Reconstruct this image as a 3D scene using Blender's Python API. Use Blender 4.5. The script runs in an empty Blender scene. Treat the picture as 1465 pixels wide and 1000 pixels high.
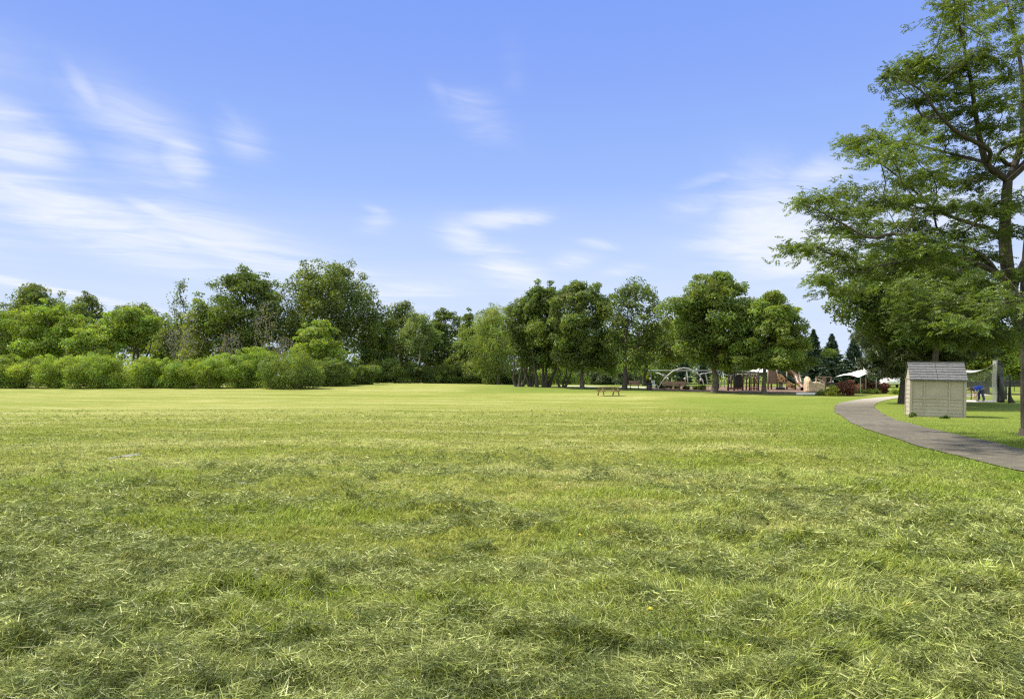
import bpy, bmesh, math, random
import numpy as np
from mathutils import Vector, Matrix

C = bpy.context.scene.collection
SC = bpy.context.scene
R = math.radians

# ------------------------------------------------------------------ camera
F, CX, HY, EYE = 977.0, 732.5, 538.0, 1.7      # focal length, centre, horizon (photo pixels), eye height (m)
cam_d = bpy.data.cameras.new('camera')
cam = bpy.data.objects.new('camera', cam_d)
C.objects.link(cam)
cam.location = (0, 0, EYE)
cam.rotation_euler = (R(90), 0, 0)
cam_d.sensor_width = 36.0
cam_d.lens = 36.0 * F / 1465.0
cam_d.shift_y = (HY - 500.0) / 1465.0
cam_d.clip_end = 3000.0
cam_d.clip_start = 0.05
SC.camera = cam

# ------------------------------------------------------------------ light and exposure
SUN_EL, SUN_AZ = 54.0, -64.0                   # azimuth from +Y, clockwise positive
SC.view_settings.view_transform = 'Standard'
SC.view_settings.look = 'None'
SC.view_settings.exposure = 1.3
SC.view_settings.gamma = 1.0
sun_d = bpy.data.lights.new('sun', 'SUN')
sun_d.energy = 3.5
sun_d.angle = R(2.5)
sun_d.color = (1.0, 0.94, 0.82)
sun = bpy.data.objects.new('sun', sun_d)
C.objects.link(sun)
_s = Vector((math.sin(R(SUN_AZ)) * math.cos(R(SUN_EL)), math.cos(R(SUN_AZ)) * math.cos(R(SUN_EL)), math.sin(R(SUN_EL))))
sun.rotation_euler = _s.to_track_quat('Z', 'Y').to_euler()
sun.location = (-40, 0, 60)


class NT:
    """small helper for building node trees"""
    def __init__(self, tree):
        self.t = tree
        self.n = tree.nodes
        self.l = tree.links

    def node(self, kind, **kw):
        x = self.n.new(kind)
        for k, v in kw.items():
            setattr(x, k, v)
        return x

    def link(self, a, b):
        self.l.new(a, b)

    def put(self, sock, v):
        if hasattr(v, 'is_output') or isinstance(v, bpy.types.NodeSocket):
            self.l.new(v, sock)
        else:
            sock.default_value = v

    def math(self, op, a, b=0.0, c=None, clamp=False):
        x = self.n.new('ShaderNodeMath')
        x.operation = op
        x.use_clamp = clamp
        self.put(x.inputs[0], a)
        self.put(x.inputs[1], b)
        if c is not None:
            self.put(x.inputs[2], c)
        return x.outputs[0]

    def smooth(self, v, a, b, lo=0.0, hi=1.0):
        x = self.n.new('ShaderNodeMapRange')
        x.interpolation_type = 'SMOOTHSTEP'
        self.put(x.inputs[0], v)
        x.inputs[1].default_value = a
        x.inputs[2].default_value = b
        x.inputs[3].default_value = lo
        x.inputs[4].default_value = hi
        return x.outputs[0]

    def mix(self, fac, a, b, mode='MIX'):
        x = self.n.new('ShaderNodeMix')
        x.data_type = 'RGBA'
        x.blend_type = mode
        self.put(x.inputs[0], fac)
        self.put(x.inputs[6], a if not isinstance(a, tuple) else (*a[:3], 1))
        self.put(x.inputs[7], b if not isinstance(b, tuple) else (*b[:3], 1))
        return x.outputs[2]

    def noise(self, vec, scale, detail=4.0, rough=0.55, dist=0.0):
        x = self.n.new('ShaderNodeTexNoise')
        if vec is not None:
            self.put(x.inputs['Vector'], vec)
        x.inputs['Scale'].default_value = scale
        x.inputs['Detail'].default_value = detail
        x.inputs['Roughness'].default_value = rough
        x.inputs['Distortion'].default_value = dist
        return x.outputs[0]

    def xyz(self, x, y, z=0.0):
        n = self.n.new('ShaderNodeCombineXYZ')
        self.put(n.inputs[0], x)
        self.put(n.inputs[1], y)
        self.put(n.inputs[2], z)
        return n.outputs[0]


def azel(px, py):
    dx, dz = (px - CX) / F, (HY - py) / F
    return math.atan2(dx, 1.0), math.atan2(dz, math.hypot(dx, 1.0))


world = bpy.data.worlds.new('World')
SC.world = world
world.use_nodes = True
w = NT(world.node_tree)
w.n.clear()
w_out = w.node('ShaderNodeOutputWorld')
w_bg = w.node('ShaderNodeBackground')
w_bg.inputs[1].default_value = 0.1
sky = w.node('ShaderNodeTexSky', sky_type='NISHITA')
sky.sun_disc = False
sky.sun_elevation = R(SUN_EL)
sky.sun_rotation = R(SUN_AZ)
sky.air_density = 1.0
sky.dust_density = 0.6
sky.ozone_density = 2.2
tc = w.node('ShaderNodeTexCoord')
sep = w.node('ShaderNodeSeparateXYZ')
w.link(tc.outputs['Generated'], sep.inputs[0])
X, Y, Z = sep.outputs
AZ = w.math('ARCTAN2', X, Y)
EL = w.math('ARCSINE', Z)
Zc = w.math('MAXIMUM', Z, 0.04)
U = w.math('DIVIDE', X, Zc)
V = w.math('DIVIDE', Y, Zc)
# thin cirrus drawn out along one wind direction
warp = w.noise(w.xyz(U, V), 0.55, 3.0, 0.5)
wv = w.math('MULTIPLY', w.math('SUBTRACT', warp, 0.5), 2.6)
ca, sa = math.cos(R(38)), math.sin(R(38))
P1 = w.math('ADD', w.math('ADD', w.math('MULTIPLY', U, ca), w.math('MULTIPLY', V, sa)), wv)
P2 = w.math('ADD', w.math('SUBTRACT', w.math('MULTIPLY', V, ca), w.math('MULTIPLY', U, sa)), w.math('MULTIPLY', wv, 0.6))
fib = w.noise(w.xyz(w.math('MULTIPLY', P1, 0.75), w.math('MULTIPLY', P2, 1.7), 3.1), 1.0, 9.0, 0.62, 0.35)
soft = w.noise(w.xyz(P1, P2, 7.7), 0.7, 5.0, 0.55)
strand = w.noise(w.xyz(w.math('MULTIPLY', P1, 1.6), w.math('MULTIPLY', P2, 6.5), 11.0), 1.0, 8.0, 0.66, 0.5)
fib = w.math('ADD', w.math('ADD', w.math('MULTIPLY', fib, 0.52), w.math('MULTIPLY', soft, 0.28)), w.math('MULTIPLY', strand, 0.20))


def blob(px, py, rx, ry, rot=0.0, amp=1.0):
    a0, e0 = azel(px, py)
    sx, sy = 1.3 * rx / F, 1.4 * ry / F
    da = w.math('MULTIPLY', w.math('SUBTRACT', AZ, a0), math.cos(a0) ** -0.3)
    de = w.math('SUBTRACT', EL, e0)
    c, s = math.cos(R(rot)), math.sin(R(rot))
    p = w.math('DIVIDE', w.math('ADD', w.math('MULTIPLY', da, c), w.math('MULTIPLY', de, s)), sx)
    q = w.math('DIVIDE', w.math('SUBTRACT', w.math('MULTIPLY', de, c), w.math('MULTIPLY', da, s)), sy)
    r2 = w.math('ADD', w.math('MULTIPLY', p, p), w.math('MULTIPLY', q, q))
    return w.math('MULTIPLY', w.math('EXPONENT', w.math('MULTIPLY', r2, -1.0)), amp)


mask = None
for b in [(15, 190, 62, 28, -14, 1.0), (30, 185, 110, 60, -10, 0.35), (128, 138, 44, 14, -50, 0.55), (262, 232, 36, 22, -30, 0.95), (210, 205, 100, 45, -30, 0.6), (30, 275, 60, 10, -20, 0.9),
          (120, 312, 170, 32, -14, 0.85), (235, 308, 60, 9, -20, 0.85), (330, 350, 170, 34, -16, 0.75), (350, 205, 40, 30, -50, 0.5), (345, 182, 36, 12, -45, 0.45),
          (632, 138, 34, 15, -50, 0.5), (680, 160, 60, 28, -20, 0.6), (735, 110, 24, 36, 10, 0.33), (540, 303, 22, 9, -18, 0.6), (538, 315, 26, 16, 20, 0.5),
          (715, 314, 62, 13, 4, 0.85), (762, 312, 30, 10, 0, 0.75), (670, 345, 42, 26, -30, 0.75), (725, 380, 60, 26, -30, 0.8), (820, 373, 36, 12, 0, 0.65), (855, 350, 30, 7, -12, 0.6), (893, 387, 32, 9, 0, 0.65),
          (1100, 310, 70, 50, -25, 0.95), (1120, 350, 90, 40, -10, 0.95), (1150, 262, 70, 22, 15, 0.7), (1010, 258, 40, 8, 6, 0.7), (1000, 295, 60, 18, 5, 0.6), (1060, 345, 80, 16, 0, 0.7), (1190, 350, 70, 40, 0, 0.9),
          (1290, 330, 120, 60, -10, 0.7), (60, 412, 110, 5, -9, 0.8), (470, 400, 130, 26, -10, 0.65), (560, 415, 120, 14, 0, 0.6), (-250, 200, 200, 120, 0, 0.7), (1750, 200, 250, 140, 0, 0.7)]:
    m = blob(*b)
    mask = m if mask is None else w.math('MAXIMUM', mask, m)
behind = w.smooth(Y, 0.25, -0.2, 0.0, 0.5)
mask = w.math('MAXIMUM', mask, behind)
v_ = w.math('ADD', w.math('MULTIPLY', fib, 1.35), w.math('MULTIPLY', mask, 0.36))
dens = w.math('MULTIPLY', w.smooth(v_, 0.64, 1.18), w.smooth(mask, 0.0, 0.75, 0.0, 0.84))
low = w.smooth(EL, 0.30, 0.0, 0.0, 0.42)                    # thin milky veil low in the sky
dens = w.math('ADD', dens, w.math('MULTIPLY', low, w.smooth(soft, 0.2, 0.75, 0.55, 1.0)), clamp=True)
ramp = w.node('ShaderNodeValToRGB')                          # clear-sky colours ahead by elevation, Nishita elsewhere
w.link(w.smooth(EL, 0.0, 0.7), ramp.inputs[0])
ramp.color_ramp.elements[0].color = (0.60, 0.74, 1.0, 1)
ramp.color_ramp.elements[1].color = (0.19, 0.335, 0.94, 1)
for pos_, c_ in ((0.10, (0.54, 0.70, 1.0, 1)), (0.33, (0.355, 0.53, 1.0, 1)), (0.62, (0.265, 0.42, 0.96, 1))):
    ramp.color_ramp.elements.new(pos_).color = c_
clear = w.mix(1.0, ramp.outputs[0], (4.06, 4.06, 4.06), 'MULTIPLY')
back = w.math('MAXIMUM', w.smooth(Y, 0.1, -0.3), w.smooth(EL, 0.65, 0.95))
hazy = w.mix(1.0, w.mix(1.0, sky.outputs[0], (4.0, 3.0, 2.05), 'MULTIPLY'), (22.0, 20.0, 17.0), 'DARKEN')
tint = w.mix(back, clear, hazy)   # hazy bright sky overhead and behind
cloudc = w.mix(1.0, (3.75, 3.9, 4.15), (1, 1, 1), 'MULTIPLY')
skyc = w.mix(dens, tint, cloudc)
w.link(skyc, w_bg.inputs[0])
w.link(w_bg.outputs[0], w_out.inputs[0])

SC.cycles.use_denoising = False
SC.cycles.use_adaptive_sampling = False
SC.cycles.filter_width = 1.3
SC.cycles.max_bounces = 6
SC.cycles.diffuse_bounces = 3
SC.cycles.transmission_bounces = 4
SC.cycles.transparent_max_bounces = 12
SC.cycles.caustics_reflective = False
SC.cycles.caustics_refractive = False

# ------------------------------------------------------------------ terrain and pixel-to-ground helpers


def sstep(a, b, x):
    t = np.clip((np.asarray(x, float) - a) / (b - a), 0, 1)
    return t * t * (3 - 2 * t)


def gz(x, y):
    """large-scale ground height"""
    x = np.asarray(x, float)
    y = np.asarray(y, float)
    return 0.5 * sstep(45, 85, y) + 0.25 * np.exp(-((x + 17) / 14.0) ** 2 - ((y - 88) / 14.0) ** 2)


def G(px, py):
    """ground point seen at a photo pixel"""
    k = (py - HY) / F
    lo, hi = 1.0, 400.0
    for _ in range(60):
        d = 0.5 * (lo + hi)
        if EYE - k * d > float(gz((px - CX) / F * d, d)):
            lo = d
        else:
            hi = d
    x = (px - CX) / F * d
    return x, d, float(gz(x, d))


def PX(px, d):
    return (px - CX) / F * d


def PZ(py, d):
    return EYE - (py - HY) / F * d


def vnoise(x, y, seed=0):
    x = np.asarray(x, float)
    y = np.asarray(y, float)
    xi, yi = np.floor(x).astype(np.int64), np.floor(y).astype(np.int64)
    fx, fy = x - xi, y - yi
    fx, fy = fx * fx * (3 - 2 * fx), fy * fy * (3 - 2 * fy)

    def h(a, b):
        n = (a * 374761393 + b * 668265263 + seed * 1442695041) & 0xFFFFFFFF
        n = ((n ^ (n >> 13)) * 1274126177) & 0xFFFFFFFF
        n = n ^ (n >> 16)
        return (n & 0xFFFF) / 65535.0
    return (h(xi, yi) * (1 - fx) + h(xi + 1, yi) * fx) * (1 - fy) + (h(xi, yi + 1) * (1 - fx) + h(xi + 1, yi + 1) * fx) * fy


def fbm(x, y, seed=0, oct=4):
    s, a, t = 0.0, 1.0, 0.0
    for k in range(oct):
        s = s + a * vnoise(x * 2 ** k + 17.3 * k, y * 2 ** k - 9.1 * k, seed + k)
        t += a
        a *= 0.5
    return s / t


def inside(x, y, poly):
    res = np.zeros(x.shape, bool)
    n = len(poly)
    for i in range(n):
        x1, y1 = poly[i]
        x2, y2 = poly[(i + 1) % n]
        if y1 == y2:
            continue
        c = ((y1 > y) != (y2 > y)) & (x < (x2 - x1) * (y - y1) / (y2 - y1) + x1)
        res ^= c
    return res


# ------------------------------------------------------------------ object helpers


def tag(o, label=None, cat=None, group=None, kind=None):
    if label:
        o['label'] = label
    if cat:
        o['category'] = cat
    if group:
        o['group'] = group
    if kind:
        o['kind'] = kind
    return o


def thing(name, label, cat, loc=(0, 0, 0), rotz=0.0, group=None):
    o = bpy.data.objects.new(name, None)
    o.empty_display_size = 0.3
    C.objects.link(o)
    o.location = loc
    o.rotation_euler = (0, 0, rotz)
    return tag(o, label, cat, group)


def link_mesh(name, me, mat, parent=None):
    o = bpy.data.objects.new(name, me)
    if mat is not None:
        me.materials.append(mat)
    C.objects.link(o)
    if parent is not None:
        o.parent = parent
    return o


def array_mesh(name, V, Fc, mat, parent=None, col=None, smooth=False):
    """fast mesh from numpy arrays: V (n,3), Fc (m,k)"""
    V = np.ascontiguousarray(V, np.float32)
    Fc = np.ascontiguousarray(Fc, np.int32)
    me = bpy.data.meshes.new(name)
    m, k = Fc.shape
    me.vertices.add(len(V))
    me.vertices.foreach_set('co', V.ravel())
    me.loops.add(m * k)
    me.loops.foreach_set('vertex_index', Fc.ravel())
    me.polygons.add(m)
    me.polygons.foreach_set('loop_start', np.arange(0, m * k, k, dtype=np.int32))
    me.polygons.foreach_set('use_smooth', np.full(m, smooth, bool))
    me.update(calc_edges=True)
    if col is not None:
        a = me.attributes.new('col', 'FLOAT_COLOR', 'POINT')
        c = np.ones((len(V), 4), np.float32)
        c[:, :3] = col
        a.data.foreach_set('color', c.ravel())
    return link_mesh(name, me, mat, parent)


class MB:
    """collects simple solids into one mesh"""
    def __init__(self):
        self.v, self.f, self.s = [], [], []

    def add(self, vs, fs, smooth=False):
        n = len(self.v)
        self.v += [tuple(p) for p in vs]
        self.f += [tuple(i + n for i in f) for f in fs]
        self.s += [smooth] * len(fs)
        return self

    def box(self, c, s, rot=None):
        x, y, z = s[0] / 2, s[1] / 2, s[2] / 2
        vs = [Vector((a * x, b * y, d * z)) for d in (-1, 1) for a, b in ((-1, -1), (1, -1), (1, 1), (-1, 1))]
        if rot is not None:
            vs = [rot @ p for p in vs]
        c = Vector(c)
        return self.add([p + c for p in vs], [(3, 2, 1, 0), (4, 5, 6, 7), (0, 1, 5, 4), (1, 2, 6, 5), (2, 3, 7, 6), (3, 0, 4, 7)])

    def bar(self, a, b, wd, th, up=(0, 0, 1)):
        a, b = Vector(a), Vector(b)
        d = (b - a)
        L = d.length
        d = d / L
        u = Vector(up)
        if abs(d.dot(u)) > 0.98:
            u = Vector((1, 0, 0))
        s = d.cross(u).normalized()
        u = s.cross(d)
        m = Matrix((s, d, u)).transposed()
        return self.box((a + b) / 2, (wd, L, th), m)

    def tube(self, pts, rad, sides=8, cap=True):
        pts = [Vector(p) for p in pts]
        if not hasattr(rad, '__len__'):
            rad = [rad] * len(pts)
        vs, fs = [], []
        prev = None
        for i, p in enumerate(pts):
            t = (pts[min(i + 1, len(pts) - 1)] - pts[max(i - 1, 0)]).normalized()
            if prev is None:
                prev = t.orthogonal().normalized()
            u = (prev - t * prev.dot(t)).normalized()
            prev = u
            v = t.cross(u)
            for k in range(sides):
                a = 2 * math.pi * k / sides
                vs.append(p + (u * math.cos(a) + v * math.sin(a)) * rad[i])
        for i in range(len(pts) - 1):
            for k in range(sides):
                k2 = (k + 1) % sides
                fs.append((i * sides + k, i * sides + k2, (i + 1) * sides + k2, (i + 1) * sides + k))
        if cap:
            fs.append(tuple(reversed(range(sides))))
            fs.append(tuple((len(pts) - 1) * sides + k for k in range(sides)))
        return self.add(vs, fs, sides > 4)

    def prism(self, poly, y0, y1):
        """extrude an (x, z) outline along y"""
        n = len(poly)
        vs = [(x, y0, z) for x, z in poly] + [(x, y1, z) for x, z in poly]
        fs = [tuple(range(n)), tuple(reversed(range(n, 2 * n)))]
        for i in range(n):
            j = (i + 1) % n
            fs.append((j, i, i + n, j + n))
        return self.add(vs, fs)

    def build(self, name, mat, parent=None, bevel=0.0):
        me = bpy.data.meshes.new(name)
        me.from_pydata(self.v, [], self.f)
        me.polygons.foreach_set('use_smooth', self.s)
        me.update()
        bm = bmesh.new()
        bm.from_mesh(me)
        bmesh.ops.recalc_face_normals(bm, faces=bm.faces)
        if bevel:
            bmesh.ops.bevel(bm, geom=[e for e in bm.edges if len(e.link_faces) == 2 and e.calc_face_angle(0) > 0.6],
                            offset=bevel, segments=2, affect='EDGES', clamp_overlap=True)
        bm.to_mesh(me)
        bm.free()
        return link_mesh(name, me, mat, parent)


def copy_tree(o, parent=None):
    c = o.copy()
    C.objects.link(c)
    c.parent = parent
    for ch in list(o.children):
        copy_tree(ch, c)
    return c


# ------------------------------------------------------------------ materials


def surf(name, c1, c2, scale=6.0, rough=0.7, bump=0.0, bscale=None, stretch=(1, 1, 1), detail=5.0, metal=0.0, spec=0.35):
    m = bpy.data.materials.new(name)
    m.use_nodes = True
    t = NT(m.node_tree)
    b = t.n['Principled BSDF']
    co = t.node('ShaderNodeTexCoord')
    mp = t.node('ShaderNodeMapping')
    mp.inputs['Scale'].default_value = stretch
    t.link(co.outputs['Object'], mp.inputs[0])
    n = t.noise(mp.outputs[0], scale, detail, 0.6)
    f = t.smooth(n, 0.3, 0.7)
    t.link(t.mix(f, c1, c2), b.inputs['Base Color'])
    b.inputs['Roughness'].default_value = rough
    b.inputs['Metallic'].default_value = metal
    b.inputs['Specular IOR Level'].default_value = spec
    if bump:
        n2 = t.noise(mp.outputs[0], bscale or scale * 4, 5.0, 0.6)
        bp = t.node('ShaderNodeBump')
        bp.inputs['Strength'].default_value = 1.0
        bp.inputs['Distance'].default_value = bump
        t.link(n2, bp.inputs['Height'])
        t.link(bp.outputs[0], b.inputs['Normal'])
    return m


def leaf_mat(name, transl=0.48, gloss=0.025, tr_tint=(1.25, 1.2, 0.5)):
    m = bpy.data.materials.new(name)
    m.use_nodes = True
    t = NT(m.node_tree)
    t.n.clear()
    out = t.node('ShaderNodeOutputMaterial')
    at = t.node('ShaderNodeAttribute', attribute_name='col')
    d = t.node('ShaderNodeBsdfDiffuse')
    tr = t.node('ShaderNodeBsdfTranslucent')
    g = t.node('ShaderNodeBsdfGlossy')
    g.inputs['Roughness'].default_value = 0.42
    g.inputs['Color'].default_value = (0.8, 0.85, 0.9, 1)
    t.link(at.outputs['Color'], d.inputs[0])
    t.link(t.mix(1.0, at.outputs['Color'], tr_tint, 'MULTIPLY'), tr.inputs[0])
    a = t.node('ShaderNodeMixShader')
    a.inputs[0].default_value = transl
    t.link(d.outputs[0], a.inputs[1])
    t.link(tr.outputs[0], a.inputs[2])
    b = t.node('ShaderNodeMixShader')
    b.inputs[0].default_value = gloss
    t.link(a.outputs[0], b.inputs[1])
    t.link(g.outputs[0], b.inputs[2])
    t.link(b.outputs[0], out.inputs[0])
    return m


M_LEAF = leaf_mat('leaf')
M_NEEDLE = leaf_mat('needle', 0.12, 0.05)
M_BARK = surf('bark', (0.055, 0.045, 0.035), (0.12, 0.10, 0.08), 5, 0.9, 0.03, 14, (3, 3, 0.6))
M_BARKD = surf('dark_bark', (0.03, 0.025, 0.02), (0.075, 0.062, 0.048), 5, 0.9, 0.03, 14, (3, 3, 0.6))
M_BIRCH = surf('birch_bark', (0.62, 0.60, 0.55), (0.42, 0.40, 0.36), 4, 0.8, 0.01, 10, (1, 1, 3))
M_DEAD = surf('weathered_wood', (0.11, 0.105, 0.095), (0.19, 0.18, 0.165), 5, 0.9, 0.01)

# ------------------------------------------------------------------ vegetation


def unit(a):
    return a / np.maximum(np.linalg.norm(a, axis=-1, keepdims=True), 1e-9)


def leaf_quads(P, N, L, Wd, rng, T=None):
    n = len(P)
    N = unit(N)
    if T is None:
        T = rng.normal(size=(n, 3))
    T = unit(T - N * np.sum(T * N, 1, keepdims=True))
    B = np.cross(N, T)
    L = np.asarray(L).reshape(-1, 1) * np.ones((n, 1))
    Wd = np.asarray(Wd).reshape(-1, 1) * np.ones((n, 1))
    f = N * Wd * 0.22
    V = np.empty((n, 4, 3))
    V[:, 0] = P - T * L * 0.5
    V[:, 1] = P + B * Wd * 0.5 + f - T * L * 0.06
    V[:, 2] = P + T * L * 0.5 - N * L * 0.08
    V[:, 3] = P - B * Wd * 0.5 + f - T * L * 0.06
    return V.reshape(-1, 3), np.arange(n * 4).reshape(n, 4)


SHAPES = {
    'round': lambda t: np.sqrt(np.clip(1 - (2 * t - 0.92) ** 2 / 1.17, 0.02, 1)),
    'oval': lambda t: np.sqrt(np.clip(1 - (1.75 * t - 0.72) ** 2 / 1.07, 0.02, 1)),
    'cone': lambda t: np.clip(1.05 * (1 - t) ** 0.75 * np.minimum(1, (t + 0.1) / 0.28), 0.05, 1),
    'vase': lambda t: np.clip(0.42 + 0.75 * t, 0, 1) * np.sqrt(np.clip(1 - np.clip((t - 0.55) / 0.47, 0, 1) ** 2, 0.03, 1)),
    'dome': lambda t: np.sqrt(np.clip(1 - t ** 1.9, 0.03, 1)),
    'hedge': lambda t: np.clip(0.70 + 0.5 * t, 0, 1) * np.clip(1 - t ** 4.5, 0.05, 1) ** 0.5,
    'flat': lambda t: np.clip(0.55 + 1.2 * t, 0, 1) * np.sqrt(np.clip(1 - np.clip((t - 0.4) / 0.62, 0, 1) ** 2, 0.05, 1)),
}


def grow(nodes, parents, targets, droop=0.9):
    """attach each target point to the nearest node that is not above it"""
    nodes = [np.asarray(n, float) for n in nodes]
    par = list(parents)
    for p in targets:
        A = np.array(nodes)
        dv = p - A
        cost = np.linalg.norm(dv, axis=1) + droop * np.maximum(0, -dv[:, 2] + 0.15 * np.linalg.norm(dv[:, :2], axis=1))
        par.append(int(np.argmin(cost)))
        nodes.append(np.asarray(p, float))
    return np.array(nodes), par


def skeleton_mesh(mb, nodes, par, nfix, r_tip, r_max, rng, fix_r=None, bend=0.12):
    n = len(nodes)
    cnt = np.ones(n)
    for i in range(n - 1, -1, -1):
        if par[i] >= 0:
            cnt[par[i]] += cnt[i]
    rad = np.minimum(r_tip * cnt ** 0.5, r_max)
    if fix_r is not None:
        rad[:nfix] = fix_r
    for i in range(n):
        p = par[i]
        if p < 0 or i < nfix:
            continue
        a, b = nodes[p], nodes[i]
        L = np.linalg.norm(b - a)
        r0 = min(rad[p] * 0.8, rad[i] * 1.5)
        m1 = a + (b - a) * 0.35 + rng.normal(size=3) * bend * L * 0.6 + np.array([0, 0, -0.04 * L])
        m2 = a + (b - a) * 0.7 + rng.normal(size=3) * bend * L * 0.5
        mb.tube([a, m1, m2, b], [r0, (r0 * 2 + rad[i]) / 3, (r0 + 2 * rad[i]) / 3, rad[i] * 0.8], 6 if r0 > 0.05 else 4, False)
    return rad


def foliage(Cn, Rc, n, leaf, aspect, color, rng, flat=0.68, up=0.5, jit=0.13, needle=False, spray=0.2, hue=0.05):
    """leaves filling clumps centred at Cn"""
    w8 = Rc ** 2
    k = rng.choice(len(Cn), size=n, p=w8 / w8.sum())
    v = unit(rng.normal(size=(n, 3)))
    v[:, 2] = np.where(rng.random(n) < 0.35, np.abs(v[:, 2]), v[:, 2])
    rr = 0.35 + 0.65 * rng.random(n) ** 0.55
    # a few stray sprays poke out of every clump
    dirs = unit(rng.normal(size=(len(Cn), 5, 3)) + np.array([0, 0, 0.35]))
    isp = rng.random(n) < spray
    pick = dirs[k, rng.integers(0, 5, n)]
    v = np.where(isp[:, None], unit(pick + 0.22 * rng.normal(size=(n, 3))), v)
    rr = np.where(isp, 0.7 + 0.62 * rng.random(n), rr)
    sc = np.array([1, 1, flat])
    P = Cn[k] + v * (rr * Rc[k])[:, None] * sc
    N = v * 0.55 + np.array([0, 0, up]) + rng.normal(size=(n, 3)) * 0.4
    T = None
    if needle:
        T = v + rng.normal(size=(n, 3)) * 0.6 + np.array([0, 0, 0.3])
    s = leaf * (0.7 + 0.6 * rng.random(n))
    V, Q = leaf_quads(P, N, s, s * aspect, rng, T)
    cb = 1 + 0.18 * rng.normal(size=(len(Cn), 1))
    ch = hue * rng.normal(size=(len(Cn), 1))
    base = np.asarray(color) * np.array([1.98, 1.84, 1.42]) * np.clip(cb, 0.65, 1.45) * np.concatenate([1 + ch, np.ones_like(ch), 1 - ch], 1)
    c = base[k] * (1 + jit * rng.normal(size=(n, 1)))
    c[:, 0] *= 1 + 0.1 * rng.normal(size=n)
    return V, Q, np.repeat(np.clip(c, 0.004, 1), 4, 0)


def crown_points(xl, xr, zb, zt, cy, ry, shape, nC, rng, ax0, hollow=0.4, ragged=0.13):
    """clump centres inside a crown envelope: world coordinates"""
    cx, rx = (xl + xr) / 2, (xr - xl) / 2
    H = zt - zb
    rc0 = 1.0 * (rx * ry * H / nC) ** (1 / 3)
    t = rng.random(nC * 4)
    prof = SHAPES[shape](t)
    keep = rng.random(nC * 4) < np.maximum(prof, 0.18)
    t = t[keep][:nC]
    prof = prof[keep][:nC]
    n = len(t)
    rr = np.sqrt(hollow ** 2 + (1 - hollow ** 2) * rng.random(n))
    a = rng.random(n) * 2 * math.pi
    rc = rc0 * (0.7 + 0.55 * rng.random(n)) * (0.75 + 0.25 * prof)
    ex = np.maximum(prof * rx - rc * 0.35, rc * 0.15) * (1 + ragged * rng.normal(size=n))
    ey = np.maximum(prof * ry - rc * 0.35, rc * 0.15) * (1 + ragged * rng.normal(size=n))
    axx = ax0 + (cx - ax0) * np.clip(t * 2.2 + 0.35, 0, 1)
    z = zb + rc * 0.5 + t * np.maximum(H - rc * 1.02, 0.1)
    return np.stack([axx + rr * np.cos(a) * ex, cy + rr * np.sin(a) * ey, z], 1), rc


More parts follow.
